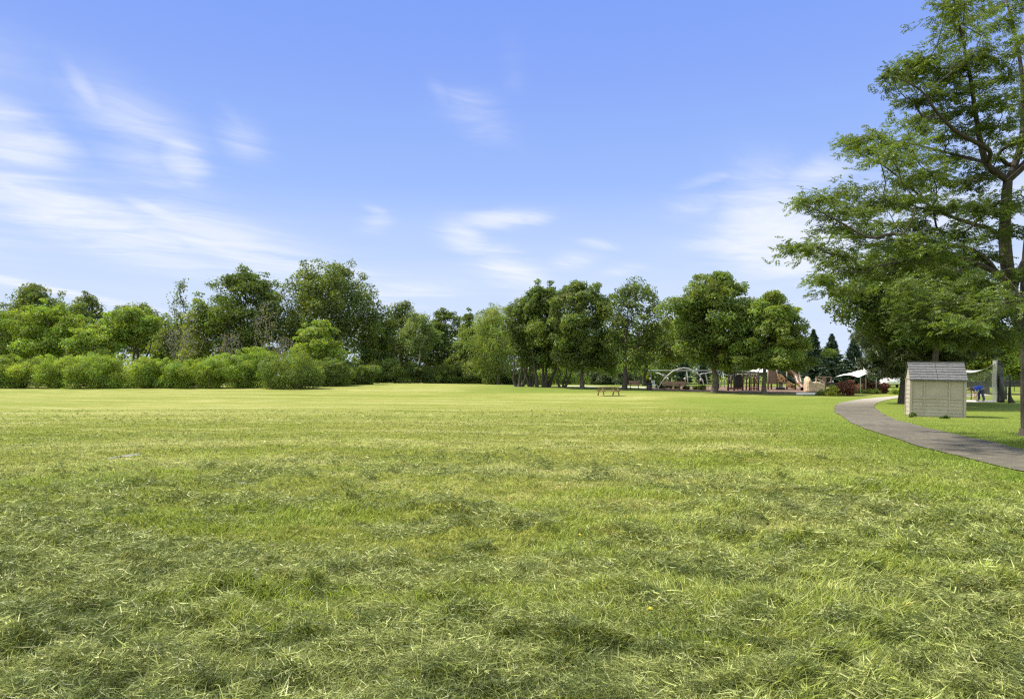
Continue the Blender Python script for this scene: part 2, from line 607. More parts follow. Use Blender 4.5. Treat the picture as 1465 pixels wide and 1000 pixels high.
def tree(name, label, px, d, top, xl, xr, bot, shape, color, seed, trunk_r=0.2, nC=60, n=16000, leaf=0.26, aspect=0.6,
         bark=None, stems=None, group=None, cat='tree', lean=0.0, mat=None, needle=False, hollow=0.4, ragged=0.18,
         flat=0.68, r_tip=0.022, base_py=None, up=0.5, hue=0.05, spray=0.2, depth=0.92):
    rng = np.random.default_rng(seed)
    if base_py is not None:
        bx, d, bz = G(px, base_py)
    else:
        bx = PX(px, d)
        bz = float(gz(bx, d))
    wl, wr, zt, zb = PX(xl, d), PX(xr, d), PZ(top, d), PZ(bot, d)
    root = thing(name, label, cat, (bx, d, bz), 0, group)
    cy = d
    ry = (wr - wl) / 2 * depth
    nC = int(nC * 1.7)
    flat = min(0.95, flat * 1.22)
    Cn, Rc = crown_points(wl, wr, zb, zt, cy, ry, shape, nC, rng, bx, hollow, ragged)
    ne = max(6, nC // 7)                                       # leading shoots that break the outline
    te = np.sqrt(rng.random(ne))
    ae = rng.random(ne) * 6.283
    pe = SHAPES[shape](te) * rng.uniform(0.92, 1.12, ne)
    Ex = np.stack([bx + ((wl + wr) / 2 - bx) * np.clip(te * 2.2 + 0.35, 0, 1) + np.cos(ae) * pe * (wr - wl) / 2, cy + np.sin(ae) * pe * ry, zb + te * (zt - zb) * rng.uniform(0.97, 1.05, ne)], 1)
    Cn = np.concatenate([Cn, Ex])
    Rc = np.concatenate([Rc, np.full(ne, Rc.mean() * 0.5)])
    H = zt - bz
    mb = MB()
    nodes, par, fr = [], [], []
    mid = (wl + wr) / 2
    if stems is None:
        stems = [(0.0, 0.0)]
    for (s0, s1) in stems:
        htop = bz + H * (0.74 if len(stems) == 1 else 0.58)
        K = 7
        pts, rs = [], []
        for i in range(K):
            f = i / (K - 1)
            x = bx + s0 + (s1 + lean) * f + (mid - bx) * 0.5 * f ** 2 + (rng.normal() * 0.012 * H if 0 < i else 0)
            y = cy + s0 * 0.5 + (rng.normal() * 0.012 * H if 0 < i else 0)
            pts.append(np.array([x, y, bz - 0.1 + (htop - bz) * f]))
            rs.append(trunk_r * (1 - 0.82 * f) * (1.35 if i == 0 else 1.0))
        base = len(nodes)
        for i, p in enumerate(pts):
            nodes.append(p)
            par.append(-1 if i == 0 else base + i - 1)
            fr.append(rs[i])
        fl = [pts[0] + (pts[1] - pts[0]) * 0.08] + pts[1:]
        mb.tube([pts[0]] + fl, [rs[0] * 1.25, rs[0]] + rs[1:], 9, True)
    nf = len(nodes)
    low = [i for i in range(nf) if nodes[i][2] > bz + (zb - bz) * 0.55]
    order = np.argsort(np.linalg.norm(Cn[:, :2] - np.array([bx, cy]), axis=1) + 0.3 * np.abs(Cn[:, 2] - (zb + zt) / 2))
    idx = {i: j for j, i in enumerate(low)}
    N2, P2 = grow([nodes[i] for i in low], [-1] * len(low), Cn[order])
    skeleton_mesh(mb, N2, P2, len(low), r_tip, trunk_r * 0.6, rng, [fr[i] for i in low])
    off = np.array([bx, d, bz])
    mb.v = [tuple(np.asarray(v) - off) for v in mb.v]
    mb.build('trunk', bark or M_BARK, root)
    n = int(n * 1.4)
    leaf = leaf * 1.05
    if n:
        V, Q, c = foliage(Cn, Rc, n, leaf, aspect, color, rng, flat=flat, needle=needle, up=up, hue=hue, spray=spray)
        array_mesh('crown', V - off, Q, mat or M_LEAF, root, c)
    return root


def shrub(name, label, px, d, top, hw, color, seed, n=5000, leaf=0.16, nC=26, base_py=None, group=None, shape='dome',
          aspect=0.6, cat='shrub', ragged=0.1, depth=0.9, flat=0.8, hue=0.05, shoots=10, bark=None, spray=0.25, stem_r=0.035):
    rng = np.random.default_rng(seed)
    if base_py is not None:
        bx, d, bz = G(px, base_py)
    else:
        bx = PX(px, d)
        bz = float(gz(bx, d))
    w2 = hw / F * d * (1.5 if shape == 'hedge' else 1.1)
    n = int(n * 1.6)
    zt = PZ(top, d)
    root = thing(name, label, cat, (bx, d, bz), 0, group)
    Cn, Rc = crown_points(bx - w2, bx + w2, bz - 0.12 * (zt - bz), zt, d, w2 * depth, shape, nC, rng, bx, 0.45, ragged)
    # arching young shoots along the top
    if shoots:
        a = rng.random(shoots) * 2 * math.pi
        r = np.sqrt(rng.random(shoots)) * 0.85
        S = np.stack([bx + np.cos(a) * r * w2, d + np.sin(a) * r * w2 * depth,
                      bz + (zt - bz) * (np.sqrt(np.clip(1 - r ** 2, 0.05, 1)) * (0.98 + 0.12 * rng.random(shoots)))], 1)
        Cn = np.concatenate([Cn, S])
        Rc = np.concatenate([Rc, np.full(shoots, Rc.mean() * 0.42)])
    mb = MB()
    b0 = [np.array([bx + rng.normal() * w2 * 0.15, d + rng.normal() * w2 * 0.15, bz - 0.05]) for _ in range(5)]
    order = np.argsort(Cn[:, 2])
    N2, P2 = grow(b0, [-1] * 5, Cn[order], 0.4)
    for k_ in range(1, 5):
        mb.tube([b0[0] - np.array([0, 0, 0.05]), b0[k_]], stem_r, 4)
    skeleton_mesh(mb, N2, P2, 5, stem_r * 0.3, stem_r, rng)
    off = np.array([bx, d, bz])
    mb.v = [tuple(np.asarray(v) - off) for v in mb.v]
    mb.build('stem_cluster', bark or M_BARK, root)
    V, Q, c = foliage(Cn, Rc, n, leaf, aspect, color, rng, flat=flat, hue=hue, spray=spray)
    V[:, 2] = bz + 0.01 + np.abs(V[:, 2] - bz - 0.01)          # twigs that would sink into the turf spread over it instead
    array_mesh('foliage', V - off, Q, M_LEAF, root, c)
    return root


def spruce(label, px, d, top, hw, color, seed, group=None, n_per=110):
    rng = np.random.default_rng(seed)
    bx = PX(px, d)
    bz = float(gz(bx, d))
    H = PZ(top, d) - bz
    Rb = hw / F * d
    root = thing('spruce_tree', label, 'spruce', (bx, d, bz), 0, group)
    mb = MB()
    mb.tube([(0, 0, -0.1), (0, 0, H * 0.5), (0, 0, H * 0.98)], [0.2, 0.11, 0.015], 8)
    P, T, N, S = [], [], [], []
    z = 0.35
    while z < H * 0.99:
        f = z / H
        rad = Rb * (1 - f) ** 0.9 * (0.85 + 0.3 * rng.random()) + 0.06
        nb = int(6 + 10 * (1 - f))
        a0 = rng.random() * 6.28
        for k in range(nb):
            a = a0 + k * 6.283 / nb + rng.normal() * 0.15
            L = rad * (0.75 + 0.4 * rng.random())
            dr = np.array([math.cos(a), math.sin(a), 0])
            dz = -0.38 * (1 - f) + 0.28 * f
            tip = dr * L + np.array([0, 0, z + dz * L + 0.1 * L])
            mb.tube([(0, 0, z), tuple(dr * L * 0.5 + np.array([0, 0, z + dz * L * 0.6])), tuple(tip)], [0.03, 0.018, 0.005], 4, False)
            m = max(8, int(n_per * (L / Rb) ** 1.2))
            u = np.sqrt(rng.random(m)) * 1.03
            side = np.array([-dr[1], dr[0], 0])
            sp = rng.normal(size=m) * 0.17 * L * (1.15 - u * 0.75)
            pos = dr * (u * L)[:, None] + side * sp[:, None]
            pos[:, 2] += z + dz * L * np.minimum(u * 1.2, 1) + 0.1 * L * u ** 3 - np.abs(rng.normal(size=m)) * 0.07 - np.abs(sp) * 0.3
            P.append(pos)
            T.append(dr * 0.8 + side * (np.sign(sp) * 0.7)[:, None] + np.array([0, 0, -0.35]) + rng.normal(size=(m, 3)) * 0.3)
            N.append(np.array([0, 0, 1.0]) + rng.normal(size=(m, 3)) * 0.45)
            S.append(np.full(m, 0.40))
        z += 0.15 + 0.22 * (1 - f) * rng.random() + 0.12 * (1 - f)
    P, T, N, S = map(np.concatenate, (P, T, N, S))
    V, Q = leaf_quads(P, N, S * (0.7 + 0.6 * rng.random(len(S))), S * 0.40, rng, T)
    c = np.asarray(color) * (1 + 0.22 * rng.normal(size=(len(P), 1)))
    mb.build('trunk', M_BARKD, root)
    array_mesh('crown', V, Q, M_NEEDLE, root, np.repeat(np.clip(c, 0.004, 1), 4, 0))
    return root

# ------------------------------------------------------------------ path, mulch and puddle outlines on the ground
_pl = [(1292, 566), (1262, 568.3), (1232.5, 571), (1210, 574.6), (1200, 577), (1195, 580), (1193.5, 584), (1195, 588), (1200, 593), (1208, 599), (1219, 605.5),
       (1237, 613), (1259.5, 621), (1286, 630), (1316, 639), (1348, 647), (1381, 655.5), (1412, 664), (1440, 671), (1470, 679)]
_pr = [(1292, 568.8), (1278, 570.5), (1266, 573), (1257, 576), (1253, 578.5), (1251.5, 581), (1253, 584.5), (1257, 588), (1263, 592), (1270, 595.5), (1286.5, 602),
       (1305, 607), (1327, 612.5), (1352, 618), (1381, 624.5), (1402, 629.5), (1424, 635), (1440, 638.5), (1455, 642), (1480, 648)]
pathL = [G(*p)[:2] for p in _pl]
pathR = [G(*p)[:2] for p in _pr]
pathL = [(pathL[0][0] + 9, pathL[0][1] + 3.5), (pathL[0][0] + 4, pathL[0][1] + 1.2)] + pathL + [(pathL[-1][0] + 4, pathL[-1][1] - 1.8), (pathL[-1][0] + 12, pathL[-1][1] - 5.5)]
pathR = [(pathR[0][0] + 9, pathR[0][1] + 3.0), (pathR[0][0] + 4, pathR[0][1] + 0.9)] + pathR + [(pathR[-1][0] + 4, pathR[-1][1] - 1.8), (pathR[-1][0] + 12, pathR[-1][1] - 5.5)]
path_poly = pathL + pathR[::-1]
mulchF = [G(*p)[:2] for p in [(922, 557.6), (960, 559), (1000, 560.4), (1035, 561.2), (1075, 562), (1110, 562.6), (1142, 563), (1172, 562), (1186, 559)]]
mulchB = [G(*p)[:2] for p in [(926, 553.3), (960, 552.8), (1000, 552.6), (1035, 552.6), (1075, 552.8), (1110, 553), (1142, 553.3), (1172, 554), (1186, 556)]]
mulch_poly = mulchF + mulchB[::-1]
PUDDLES = [(168, 653.6, 0.22, 0.34), (184, 651.2, 0.20, 0.42), (166, 741, 0.15, 0.13), (72, 774, 0.12, 0.10), (348, 690, 0.28, 0.2)]
PUD = [(*G(a, b)[:2], c, d) for a, b, c, d in PUDDLES]


def path_right(x, y):
    """smooth measure of how far a point lies to the right of the rough field (neat lawn round the path)"""
    return sstep(-2.5, 1.5, x - (6.6 + 0.11 * y))


def heaps(x, y):
    """loose separate heaps of cut grass, one at most in each patch of ground: profile 0..1"""
    out = np.zeros(np.shape(x))
    for cs, sd, pr in ((0.62, 3, 0.50), (0.95, 9, 0.55)):
        xs = x + 0.16 * (vnoise(x / 0.11, y / 0.11, sd + 40) - 0.5)
        ys = y + 0.12 * (vnoise(x / 0.11 + 7, y / 0.11, sd + 41) - 0.5)
        i, j = np.floor(xs / cs), np.floor(ys / cs)
        r1, r2, r3, r4, r5 = (vnoise(i + 0.0, j + 0.0, sd + k) for k in range(5))
        rx = cs * (0.17 + 0.14 * r3)
        ry = rx * (0.40 + 0.3 * r4)
        u = (xs - (i + 0.32 + 0.36 * r1) * cs) / rx
        v = (ys - (j + 0.32 + 0.36 * r2) * cs) / ry
        f = np.clip(1 - (u * u + v * v), 0, 1) ** 1.2 * (r5 < pr) * (0.55 + 0.45 * r4)
        out = np.maximum(out, f)
    return out


def micro(x, y):
    """lumps of mown grass lying in the near field"""
    d = np.hypot(x, y)
    A = (1 - 0.72 * sstep(7, 24, d)) * (1 - sstep(28, 50, d)) * (1 - path_right(x, y))
    a = np.clip(fbm(x / 0.95 + 3.1, y / 0.42, 5, 3) - 0.47, 0, 1)
    b = np.clip(fbm(x / 0.30, y / 0.17, 11, 2) - 0.4, 0, 1)
    big = fbm(x / 3.1, y / 2.6, 31, 2) - 0.5
    h = A * (0.17 * a + 0.25 * b * (0.35 + 3.0 * a) + 0.07 * big)
    h = h + 0.095 * heaps(x, y) * (1 - sstep(10, 19, d)) * (1 - path_right(x, y)) * sstep(0.36, 0.52, fbm(x / 2.3 + 20, y / 1.8, 45, 3))
    for (cx, cy, rx, ry) in PUD:
        q = ((x - cx) / (rx * 1.5)) ** 2 + ((y - cy) / (ry * 1.5)) ** 2
        k = np.exp(-q ** 2 * 0.8)
        h = h * (1 - k) - 0.045 * k * (1 - 0.4 * q.clip(0, 1))
    return h


def height(x, y):
    return gz(x, y) + micro(x, y)


# ------------------------------------------------------------------ lawn colour, shared by the ground and the grass blades


def lawn_color(t, pos):
    sp = t.node('ShaderNodeSeparateXYZ')
    t.link(pos, sp.inputs[0])
    x, y = sp.outputs[0], sp.outputs[1]
    p2 = t.xyz(x, y, 0)
    big = t.noise(p2, 0.085, 4.0, 0.55, 0.4)
    mid = t.noise(p2, 0.45, 5.0, 0.6, 0.3)
    # mower passes: long streaks running across the field
    bow = t.math('MULTIPLY', t.math('SUBTRACT', t.noise(p2, 0.03, 2.0), 0.5), 15.0)
    yy = t.math('ADD', t.math('ADD', y, bow), t.math('MULTIPLY', x, 0.09))
    streak = t.noise(t.xyz(t.math('MULTIPLY', x, 0.045), t.math('MULTIPLY', yy, 0.42), 4.0), 1.0, 6.0, 0.62)
    fine = t.noise(t.xyz(t.math('MULTIPLY', x, 0.5), t.math('MULTIPLY', yy, 2.2), 9.0), 1.0, 6.0, 0.66)
    pale = t.math('ADD', t.math('MULTIPLY', streak, 0.55), t.math('MULTIPLY', fine, 0.45))
    g = t.mix(t.smooth(mid, 0.3, 0.7), (0.140, 0.170, 0.024), (0.168, 0.195, 0.032))
    g = t.mix(t.smooth(big, 0.35, 0.68), g, (0.204, 0.213, 0.048))
    straw = t.smooth(pale, 0.46, 0.62, 0.0, 0.75)
    rx = t.math('SUBTRACT', x, t.math('ADD', t.math('MULTIPLY', y, 0.11), 6.6))
    right = t.smooth(rx, -3.0, 2.0)
    far = t.smooth(y, 45.0, 62.0)
    neat = t.math('MULTIPLY', right, t.smooth(y, 60.0, 48.0), clamp=True)
    shade = t.math('MULTIPLY', t.smooth(y, 57.0, 66.0), t.smooth(x, -8.0, 2.0))       # tree shade painted into the turf colour: darker green, less straw
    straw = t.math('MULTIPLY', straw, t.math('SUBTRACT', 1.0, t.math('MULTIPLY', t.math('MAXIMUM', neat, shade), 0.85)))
    c = t.mix(straw, g, (0.335, 0.330, 0.130))
    c = t.mix(t.math('MULTIPLY', neat, 0.7), c, t.mix(t.smooth(mid, 0.3, 0.7), (0.105, 0.160, 0.018), (0.138, 0.190, 0.028)))
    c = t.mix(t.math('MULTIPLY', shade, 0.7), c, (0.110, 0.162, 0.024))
    dry = t.math('MULTIPLY', t.smooth(t.noise(p2, 0.8, 5.0, 0.6, 0.5), 0.56, 0.72), t.math('SUBTRACT', 1.0, neat))
    c = t.mix(t.math('MULTIPLY', dry, 0.5), c, (0.255, 0.215, 0.080))
    return c, far


m = bpy.data.materials.new('lawn_turf')
m.use_nodes = True
t = NT(m.node_tree)
b = t.n['Principled BSDF']
geo = t.node('ShaderNodeNewGeometry')
c, _ = lawn_color(t, geo.outputs['Position'])
sp_ = t.noise(geo.outputs['Position'], 9.0, 6.0, 0.75)
sp2 = t.noise(geo.outputs['Position'], 45.0, 4.0, 0.7)
c = t.mix(t.smooth(sp_, 0.3, 0.7), t.mix(1.0, c, (0.72, 0.74, 0.66), 'MULTIPLY'), t.mix(1.0, c, (1.12, 1.1, 1.08), 'MULTIPLY'))
t.link(c, b.inputs['Base Color'])
b.inputs['Roughness'].default_value = 0.95
b.inputs['Specular IOR Level'].default_value = 0.1
bp = t.node('ShaderNodeBump')
bp.inputs['Distance'].default_value = 0.05
bp.inputs['Strength'].default_value = 0.8
t.link(t.math('ADD', sp_, t.math('MULTIPLY', sp2, 0.5)), bp.inputs['Height'])
t.link(bp.outputs[0], b.inputs['Normal'])
M_TURF = m


def blade_mat(name, clip):
    m = bpy.data.materials.new(name)
    m.use_nodes = True
    t = NT(m.node_tree)
    t.n.clear()
    out = t.node('ShaderNodeOutputMaterial')
    at = t.node('ShaderNodeAttribute', attribute_name='col')
    geo = t.node('ShaderNodeNewGeometry')
    if clip:
        c = at.outputs['Color']
    else:
        c, _ = lawn_color(t, geo.outputs['Position'])
        c = t.mix(1.0, c, at.outputs['Color'], 'MULTIPLY')
    d = t.node('ShaderNodeBsdfDiffuse')
    tr = t.node('ShaderNodeBsdfTranslucent')
    g = t.node('ShaderNodeBsdfGlossy')
    g.inputs['Roughness'].default_value = 0.45
    t.link(c, d.inputs[0])
    t.link(c, tr.inputs[0])
    a = t.node('ShaderNodeMixShader')
    a.inputs[0].default_value = 0.25 if clip else 0.38
    t.link(d.outputs[0], a.inputs[1])
    t.link(tr.outputs[0], a.inputs[2])
    e = t.node('ShaderNodeMixShader')
    e.inputs[0].default_value = 0.022
    t.link(a.outputs[0], e.inputs[1])
    t.link(g.outputs[0], e.inputs[2])
    t.link(e.outputs[0], out.inputs[0])
    return m


M_BLADE = blade_mat('grass_blade', False)
M_CLIP = blade_mat('grass_clipping', True)

# ------------------------------------------------------------------ ground sheet (one polar grid, fine near the camera)
rr = [0.4]
while rr[-1] < 1500:
    r_ = rr[-1]
    rr.append(r_ * (1.0085 if r_ < 34 else (1.016 if r_ < 120 else 1.06)))
rr = np.array(rr)
aa = np.concatenate([np.radians(np.arange(-52, 52, 0.2)), np.radians(np.arange(52, 308, 4.0))])
gr, ga = np.meshgrid(rr, aa, indexing='ij')
gx, gy = gr * np.sin(ga), gr * np.cos(ga)
gzz = height(gx, gy)
na, nr = len(aa), len(rr)
Vg = np.stack([gx, gy, gzz], 2).reshape(-1, 3)
i0, j0 = np.meshgrid(np.arange(nr - 1), np.arange(na), indexing='ij')
j1 = (j0 + 1) % na
Fg = np.stack([i0 * na + j0, i0 * na + j1, (i0 + 1) * na + j1, (i0 + 1) * na + j0], 2).reshape(-1, 4)[:, ::-1]
ground = array_mesh('ground', Vg, Fg, M_TURF, None, None, True)
tag(ground, kind='structure')


def ribbon(name, A, B, nu, nv, dz, mat, wob=0.0, seed=0):
    def resample(P, n):
        P = np.array(P)
        s = np.concatenate([[0], np.cumsum(np.linalg.norm(np.diff(P, axis=0), axis=1))])
        u = np.linspace(0, s[-1], n)
        q = np.stack([np.interp(u, s, P[:, 0]), np.interp(u, s, P[:, 1])], 1)
        for _ in range(6):
            q[1:-1] = 0.25 * q[:-2] + 0.5 * q[1:-1] + 0.25 * q[2:]
        return q
    a, b_ = resample(A, nu), resample(B, nu)
    if wob:
        dirn = unit(b_ - a)
        k = np.arange(nu)
        a = a + dirn * (wob * (fbm(k * 0.21, k * 0.0, seed, 4) - 0.5))[:, None]
        b_ = b_ + dirn * (wob * (fbm(k * 0.21, k * 0.0 + 9, seed + 3, 4) - 0.5))[:, None]
    f = np.linspace(0, 1, nv)
    P = a[:, None, :] * (1 - f)[None, :, None] + b_[:, None, :] * f[None, :, None]
    z = gz(P[..., 0], P[..., 1]) + dz
    V = np.concatenate([P, z[..., None]], 2).reshape(-1, 3)
    i0, j0 = np.meshgrid(np.arange(nu - 1), np.arange(nv - 1), indexing='ij')
    Fq = np.stack([i0 * nv + j0, (i0 + 1) * nv + j0, (i0 + 1) * nv + j0 + 1, i0 * nv + j0 + 1], 2).reshape(-1, 4)
    # face up
    n = np.cross(V[Fq[0, 1]] - V[Fq[0, 0]], V[Fq[0, 2]] - V[Fq[0, 0]])
    if n[2] < 0:
        Fq = Fq[:, ::-1]
    o = array_mesh(name, V, Fq, mat, None, None, True)
    return tag(o, kind='structure')


m = bpy.data.materials.new('worn_asphalt')
m.use_nodes = True
t = NT(m.node_tree)
b = t.n['Principled BSDF']
geo = t.node('ShaderNodeNewGeometry')
po = geo.outputs['Position']
n1 = t.noise(po, 0.5, 5.0, 0.6)
n2 = t.noise(po, 60.0, 3.0, 0.7)
n3 = t.noise(po, 2.6, 7.0, 0.7, 0.6)
sp = t.node('ShaderNodeSeparateXYZ')
t.link(po, sp.inputs[0])
c = t.mix(t.smooth(n1, 0.3, 0.7), (0.058, 0.050, 0.034), (0.090, 0.078, 0.054))
c = t.mix(t.smooth(n2, 0.35, 0.75), c, t.mix(1.0, c, (1.5, 1.5, 1.5), 'MULTIPLY'))
vor = t.node('ShaderNodeTexVoronoi', feature='DISTANCE_TO_EDGE')
vor.inputs['Scale'].default_value = 0.42
wn = t.node('ShaderNodeTexNoise')
wn.inputs['Scale'].default_value = 1.3
wn.inputs['Detail'].default_value = 5.0
t.link(po, wn.inputs['Vector'])
wa = t.node('ShaderNodeVectorMath', operation='ADD')
t.link(po, wa.inputs[0])
t.link(wn.outputs['Color'], wa.inputs[1])
t.link(wa.outputs[0], vor.inputs['Vector'])
c = t.mix(t.smooth(vor.outputs['Distance'], 0.012, 0.0, 0.0, 0.75), c, (0.03, 0.028, 0.022))   # hairline cracks
c = t.mix(t.smooth(n3, 0.54, 0.70, 0, 0.7), c, (0.21, 0.19, 0.115))           # dry clippings blown over it
c = t.mix(t.smooth(sp.outputs[1], 36.0, 54.0), c, (0.30, 0.27, 0.21))         # far stretch painted paler, as sun and grazing view brighten it
t.link(c, b.inputs['Base Color'])
b.inputs['Roughness'].default_value = 0.9
bp = t.node('ShaderNodeBump')
bp.inputs['Distance'].default_value = 0.01
t.link(n2, bp.inputs['Height'])
t.link(bp.outputs[0], b.inputs['Normal'])
ribbon('path', pathL, pathR, 260, 14, 0.022, m, 0.28, 4)

M_MULCH = surf('wood_mulch', (0.125, 0.078, 0.050), (0.195, 0.125, 0.085), 3.0, 0.95, 0.03, 25)
ribbon('mulch', mulchF, mulchB, 80, 24, 0.03, M_MULCH, 0.5, 8)
M_CONC = surf('pale_concrete', (0.42, 0.39, 0.34), (0.54, 0.51, 0.45), 3.0, 0.85, 0.004, 30)
ribbon('walkway', [G(*p)[:2] for p in [(800, 552.9), (850, 553.6), (900, 554.6), (924, 555.4)]],
       [G(*p)[:2] for p in [(800, 552.1), (850, 552.7), (900, 553.5), (924, 554.0)]], 30, 3, 0.025, M_CONC)
ribbon('cage_slab', [G(*p)[:2] for p in [(1372, 575.4), (1400, 575.7), (1428, 576.0)]],
       [G(*p)[:2] for p in [(1372, 572.9), (1400, 573.0), (1428, 573.3)]], 12, 4, 0.03, M_CONC)

m = bpy.data.materials.new('sky_grey_water')
m.use_nodes = True
b = m.node_tree.nodes['Principled BSDF']
t = NT(m.node_tree)
geo = t.node('ShaderNodeNewGeometry')
t.link(t.mix(t.noise(geo.outputs['Position'], 5.0, 4.0), (0.14, 0.135, 0.11), (0.30, 0.29, 0.26)), b.inputs['Base Color'])  # pale grey base stands in for sky reflected on the water
b.inputs['Roughness'].default_value = 0.22
b.inputs['Specular IOR Level'].default_value = 0.8
M_WATER = m
for k, (cx, cy, rx, ry) in enumerate(PUD):
    n = 40
    vs = [(cx, cy, 0.0)]
    for i in range(n):
        a = 2 * math.pi * i / n
        s = 0.82 + 1.0 * (float(fbm(math.cos(a) * 2.4 + 5 * k, math.sin(a) * 2.4, 21 + k)) - 0.5) * 2
        vs.append((cx + rx * s * math.cos(a), cy + ry * s * math.sin(a), 0.0))
    vs = [(x, y, -0.012) for x, y, z in vs]
    o = array_mesh('puddle', np.array(vs), np.array([(0, 1 + i, 1 + (i + 1) % n) for i in range(n)]), M_WATER)
    tag(o, kind='structure')

# ------------------------------------------------------------------ grass: standing turf and the cut grass lying on it


def blades(P, dirn, L, Wd, lean, curl, rng):
    """five-point curved blades; dirn = horizontal heading, lean = angle from vertical"""
    n = len(P)
    hx, hy = np.cos(dirn), np.sin(dirn)
    sl, cl = np.sin(lean), np.cos(lean)
    D = np.stack([hx * sl, hy * sl, cl], 1)
    l2 = lean + curl
    D2 = np.stack([hx * np.sin(l2), hy * np.sin(l2), np.cos(l2)], 1)
    tw = rng.random(n) * math.pi
    S0 = np.stack([-hy, hx, np.zeros(n)], 1)
    up = np.cross(D, S0)
    S = S0 * np.cos(tw)[:, None] + up * np.sin(tw)[:, None]
    L = L[:, None]
    Wd = Wd[:, None]
    m1 = P + D * L * 0.5
    tip = m1 + D2 * L * 0.5
    V = np.empty((n, 5, 3), np.float32)
    V[:, 0] = P - S * Wd * 0.5
    V[:, 1] = P + S * Wd * 0.5
    V[:, 2] = m1 - S * Wd * 0.42
    V[:, 3] = m1 + S * Wd * 0.42
    V[:, 4] = tip
    k = (np.arange(n) * 5)[:, None]
    T = np.concatenate([k + np.array([[0, 1, 2]]), k + np.array([[1, 3, 2]]), k + np.array([[2, 3, 4]])], 1).reshape(-1, 3)
    return V.reshape(-1, 3), T


def scatter(n, d0, d1, power, rng, half=0.80, margin=3.6):
    """points in the field with areal density falling as d**-power, thinner beside the view than in it"""
    dd = np.linspace(d0, d1, 4000)
    wgt = dd ** -power * (half * dd + margin)
    cdf = np.cumsum(wgt)
    d = np.interp(rng.random(n) * cdf[-1], cdf, dd)
    x = (half * d + margin) * (2 * rng.random(n) - 1)
    k = (np.abs(x) < half * d) | (rng.random(n) < 0.55)
    return x[k], d[k]


def keep_off(x, y, rng, soft=0.02):
    jx, jy = 0.10 * rng.normal(size=len(x)), 0.10 * rng.normal(size=len(x))
    k = ~inside(x + jx, y + jy, path_poly)
    k &= ~inside(x, y, mulch_poly)
    for (cx, cy, rx, ry) in PUD:
        q = ((x - cx) / rx) ** 2 + ((y - cy) / ry) ** 2
        k &= (q > 0.75) | (fbm(x / 0.16, y / 0.5, 33, 2) > 0.54)
    return k


def clip_field(x, y):
    """where cut grass lies thick, 0..1"""
    d = np.hypot(x, y)
    a = fbm(x / 1.1 + 40, y / 0.5, 51, 4)
    w_ = fbm(x / 6.0 + 2, (y + 0.12 * x) / 1.9, 61, 3)
    f = sstep(0.41, 0.57, 0.6 * a + 0.4 * w_ + 0.07 * (1 - sstep(5, 11, d)))
    f = f * (1 - 0.95 * sstep(8.5, 16, d + 2.4 * (w_ - 0.5) * 4))
    hp = heaps(x, y) * (1 - sstep(10, 19, d)) * sstep(0.36, 0.52, fbm(x / 2.3 + 20, y / 1.8, 45, 3))
    return np.maximum(f, np.minimum(1, 2.2 * hp)) * (1 - path_right(x, y))


rng = np.random.default_rng(7)
x, y = scatter(1550000, 2.0, 46.0, 1.72, rng)
k = keep_off(x, y, rng) & (rng.random(len(x)) > sstep(20, 45, np.hypot(x, y)))
x, y = x[k], y[k]
d = np.hypot(x, y)
n = len(x)
tuft = fbm(x / 0.16, y / 0.16, 71, 2)
hgt = (0.030 + 0.055 * np.clip(tuft - 0.25, 0, 1) ** 1.3 + 0.018 * rng.random(n)) * (1 + 0.35 * rng.normal(size=n)).clip(0.35, 2.2)
lush = sstep(0.52, 0.66, fbm(x / 1.9 + 8, y / 1.6, 81, 3)) * (1 - sstep(12, 20, d))
hgt = hgt * np.where((rng.random(n) < 0.0015) & (d < 13), 3.2, 1.0)
hgt = hgt * (1 + 0.75 * lush) * (1 - 0.35 * path_right(x, y)) * (1 - 0.6 * sstep(14, 44, d))
hgt = np.minimum(hgt, 0.20)
wd = 0.0054 * (np.maximum(d, 3.5) / 3.5) ** 0.52 * (0.7 + 0.6 * rng.random(n))
wind = 6.28 * fbm(x / 1.3, y / 1.3, 91, 2) * 1.6
dr = wind + rng.normal(size=n) * 1.2
lean = np.abs(rng.normal(size=n)) * 0.42 + 0.15
P = np.stack([x, y, height(x, y) - 0.004], 1)
V, T = blades(P, dr, hgt, wd, lean, 0.35 + 0.5 * rng.random(n), rng)
tintc = 1.42 * np.ones((n, 3)) * (1 + 0.30 * rng.normal(size=(n, 1)))
tintc *= (1 + np.array([0.02, 0.10, -0.1]) * lush[:, None] * 1.2)
stalk = (rng.random(n) < 0.0018) & (d < 13)
yel = ((rng.random(n) < 0.10) & (d < 11)) | stalk
tintc[yel] *= np.array([1.45, 1.2, 1.5])
grass = array_mesh('grass', V, T, M_BLADE, None, np.repeat(np.clip(tintc, 0.2, 3), 5, 0))
tag(grass, 'short mown green grass covering the wide open field', 'grass', kind='stuff')

rng = np.random.default_rng(8)
x, y = scatter(1350000, 2.0, 34.0, 1.75, rng)
cf = clip_field(x, y)
k = (rng.random(len(x)) < cf * 0.96 + 0.005 * (1 - path_right(x, y))) & keep_off(x, y, rng)
x, y, cf = x[k], y[k], cf[k]
n = len(x)
d = np.hypot(x, y)
wind = 6.28 * fbm(x / 0.55 + 5, y / 0.55, 95, 2) * 1.8
dr = wind * 0.5 + rng.normal(size=n) * 1.6
L = (0.04 + 0.10 * rng.random(n) ** 1.8) * (1 + 0.015 * d)
wd = 0.0046 * (np.maximum(d, 3.5) / 3.5) ** 0.8 * (0.6 + 0.7 * rng.random(n))
lean = 1.45 + 0.24 * rng.normal(size=n)
lump = np.clip(fbm(x / 0.28 + 11, y / 0.14, 15, 3) - 0.44, 0, 1)
zz = height(x, y) + 0.02 + rng.random(n) * (0.018 + 0.45 * lump * cf)
P = np.stack([x, y, zz], 1)
